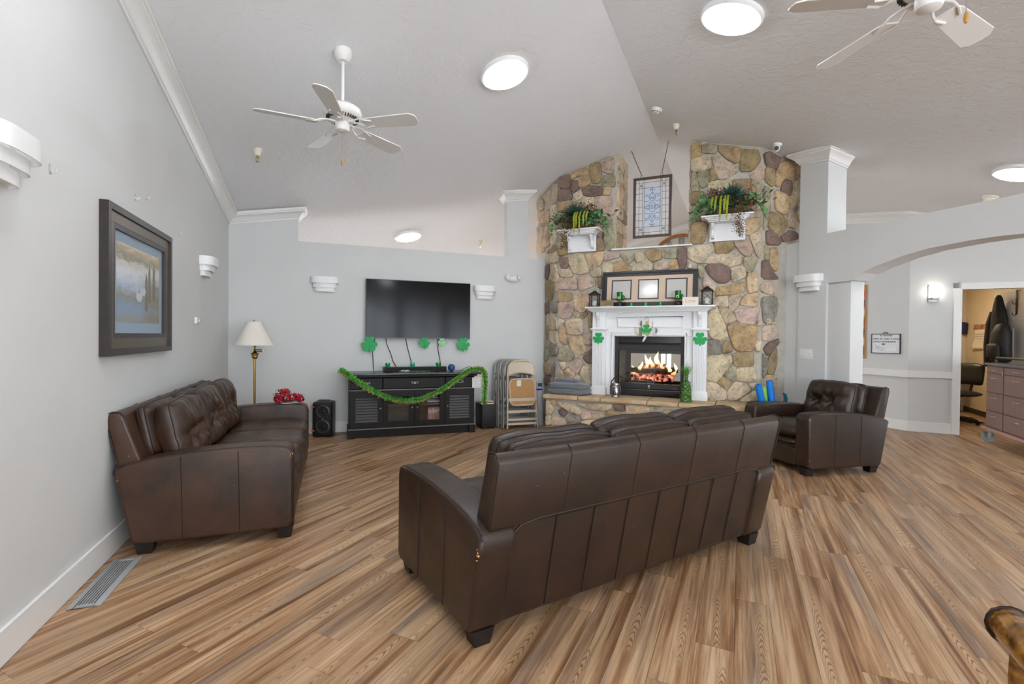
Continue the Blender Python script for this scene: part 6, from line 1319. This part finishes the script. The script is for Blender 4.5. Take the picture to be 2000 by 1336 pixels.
# medication-style cart with drawers, front faces -s
ct = thing('drawer_cart', 'brown laminate drawer cart on grey casters in front of the office doorway', 'cart', st(2.93, 8.44), OWR)
LAM = mat('cart_laminate', (126, 98, 86), .5, var=.08, vscale=10); LAMD = mat('cart_edge', (96, 66, 56), .45)
CWd = 1.16; CD_ = .52
obj('body', B().box(0, CWd, .012, CD_, .20, 1.0).bevel(.004, 1), LAMD, ct)
obj('top', B().box(-.015, CWd+.015, -.01, CD_+.01, 1.0, 1.03).bevel(.006, 2), mat('cart_top', (96, 90, 88), .4), ct)
obj('base_rail', B().box(-.04, CWd+.04, -.03, CD_+.03, .165, .20).bevel(.01, 2), mat('cart_bumper', (170, 132, 120), .45), ct)
zr_ = [.21, .42, .655, .90, .992]
for x0, x1 in ((.045, .475), (.495, 1.12)):
    for i, (z0, z1) in enumerate(zip(zr_, zr_[1:])):
        d_ = obj('drawer', B().box(x0, x1, .0, .03, z0+.005, z1-.005).bevel(.003, 1), LAM, ct); xm, zm = (x0+x1)/2, z1-.06 if i < 3 else (z0+z1)/2
        obj('handle', B().tube([(xm-.055, .0, zm), (xm-.05, -.02, zm), (xm-.02, -.028, zm+.002), (xm+.02, -.028, zm+.002), (xm+.05, -.02, zm), (xm+.055, 0, zm)], .006, 7), CHROME, d_)
obj('lock', B().cyl((.483, .012, .93), (.483, -.015, .93), .016).box(.472, .494, -.01, .0, .895, .92), CHROME, ct)
obj('push_bar', B().tube([(.02, .10, 1.03), (.02, .10, 1.075), (.05, .09, 1.10), (1.1, .09, 1.10)], .014, 8).tube([(.02, .40, 1.03), (.02, .40, 1.075), (.05, .41, 1.10), (1.1, .41, 1.10)], .014, 8), BLACK, ct)
for x in (.03, CWd-.03):
    for y in (.03, CD_-.03):
        obj('caster_wheel', B().cyl((x-.02, y, .065), (x+.02, y, .065), .065, seg=22), mat('caster_grey', (150, 156, 160), .5), ct) ; obj('caster_fork', B().box(x-.03, x+.03, y-.02, y+.02, .125, .168).box(x-.032, x-.024, y-.02, y+.02, .06, .13).box(x+.024, x+.032, y-.02, y+.02, .06, .13), STEEL, ct)
        obj('brake_pedal', B().box(x-.03, x+.03, y-.075, y-.02, .12, .13), mat('brake_green', (96, 160, 120), .5), ct)
ol = thing('ceiling_light', 'added unseen warm ceiling light inside the office', 'ceiling light', st(2.75, 10.6, 2.42), 0, 'round flush ceiling lights')  # out-of-view lamp added to brighten the office
obj('rim', B().lathe([(.205, .0), (.205, -.022), (.19, -.036), (.18, -.036), (.18, .0)], 32), WHITE, ol)
obj('diffuser', B().lathe([(.001, -.056), (.1, -.055), (.16, -.05), (.18, -.036)], 32, cap=False), mat('fill_diffuser', (255, 236, 206), .5, emit=42), ol)
# ================================================================== FLOOR VENT AND NEAR CHAIR
fv = thing('floor_vent', 'long grey metal floor register by the left wall', 'floor vent', (-1.085, 3.115, 0), 0)
VM = mat('vent_metal', (176, 178, 178), .4, metal=.3)
fb = B(); hw_, hl_ = .068, .272
for x0, x1, y0, y1 in ((-hw_, -.04, -hl_, hl_), (.04, hw_, -hl_, hl_), (-.04, .04, -hl_, -hl_+.03), (-.04, .04, hl_-.03, hl_)): fb.box(x0, x1, y0, y1, .0, .006)
obj('frame', fb.bevel(.002, 1), VM, fv); obj('duct_dark', B().box(-.042, .042, -.245, .245, .0002, .0012), mat('duct_dark', (60, 60, 60), .8), fv)
for k in range(7): x = -.036+k*.012; obj('louver', B().box(x-.0032, x+.0032, -.243, .243, .001, .0052), VM, fv)
nc = thing('wooden_chair', 'glossy carved wooden armchair, only its arm tip showing at the lower right corner', 'chair', (1.485, .285, 0), -pi/4+pi)
CW = NT('glossy_carved_wood'); CW.b.inputs['Roughness'].default_value = .16; CW.b.inputs['Coat Weight'].default_value = .6
CW.link(CW.ramp(CW.noise(CW.coord((3, 30, 30)), 1.2, 4), [(.3, lin((58, 34, 14))), (.55, lin((134, 88, 26))), (.75, lin((182, 126, 34)))]), CW.b.inputs['Base Color'])
CWD = CW.m
for sx in (-1, 1):
    a_ = obj('armrest', B().tube([(sx*.275, .24, .63), (sx*.275, .10, .645), (sx*.28, -.08, .655), (sx*.285, -.22, .66), (sx*.285, -.262, .655)], [.034, .037, .040, .040, .028], 14), CWD, nc, 60)
    obj('arm_bead', B().tube([(sx*.285+.0405*cos(t), -.222, .66+.0405*sin(t)) for t in [i*pi/8 for i in range(16)]], .005, 6, True), mat('dark_wood_bead', (34, 20, 12), .3), a_)
    obj('arm_post', B().tube([(sx*.27, -.17, .44), (sx*.278, -.20, .55), (sx*.283, -.18, .64)], .018, 8), CWD, nc)
    obj('leg', B().tube([(sx*.24, -.22, .44), (sx*.245, -.23, .2), (sx*.24, -.235, 0)], [.026, .022, .016], 10), CWD, nc); obj('leg', B().tube([(sx*.22, .24, .44), (sx*.22, .26, .2), (sx*.22, .30, 0)], [.026, .022, .016], 10), CWD, nc)
    obj('back_post', B().tube([(sx*.22, .24, .44), (sx*.225, .27, .7), (sx*.22, .33, 1.0)], .02, 8), CWD, nc)
obj('seat', B().box(-.27, .27, -.26, .26, .42, .48).bevel(.02, 3), mat('seat_fabric', (120, 96, 70), .9), nc)
obj('top_rail', B().tube([(-.22, .33, .99), (-.1, .34, 1.02), (.1, .34, 1.02), (.22, .33, .99)], .026, 8), CWD, nc)
for x in (-.1, 0, .1): obj('back_slat', B().tube([(x, .25, .47), (x, .28, .7), (x, .335, 1.0)], .012, 6), CWD, nc)
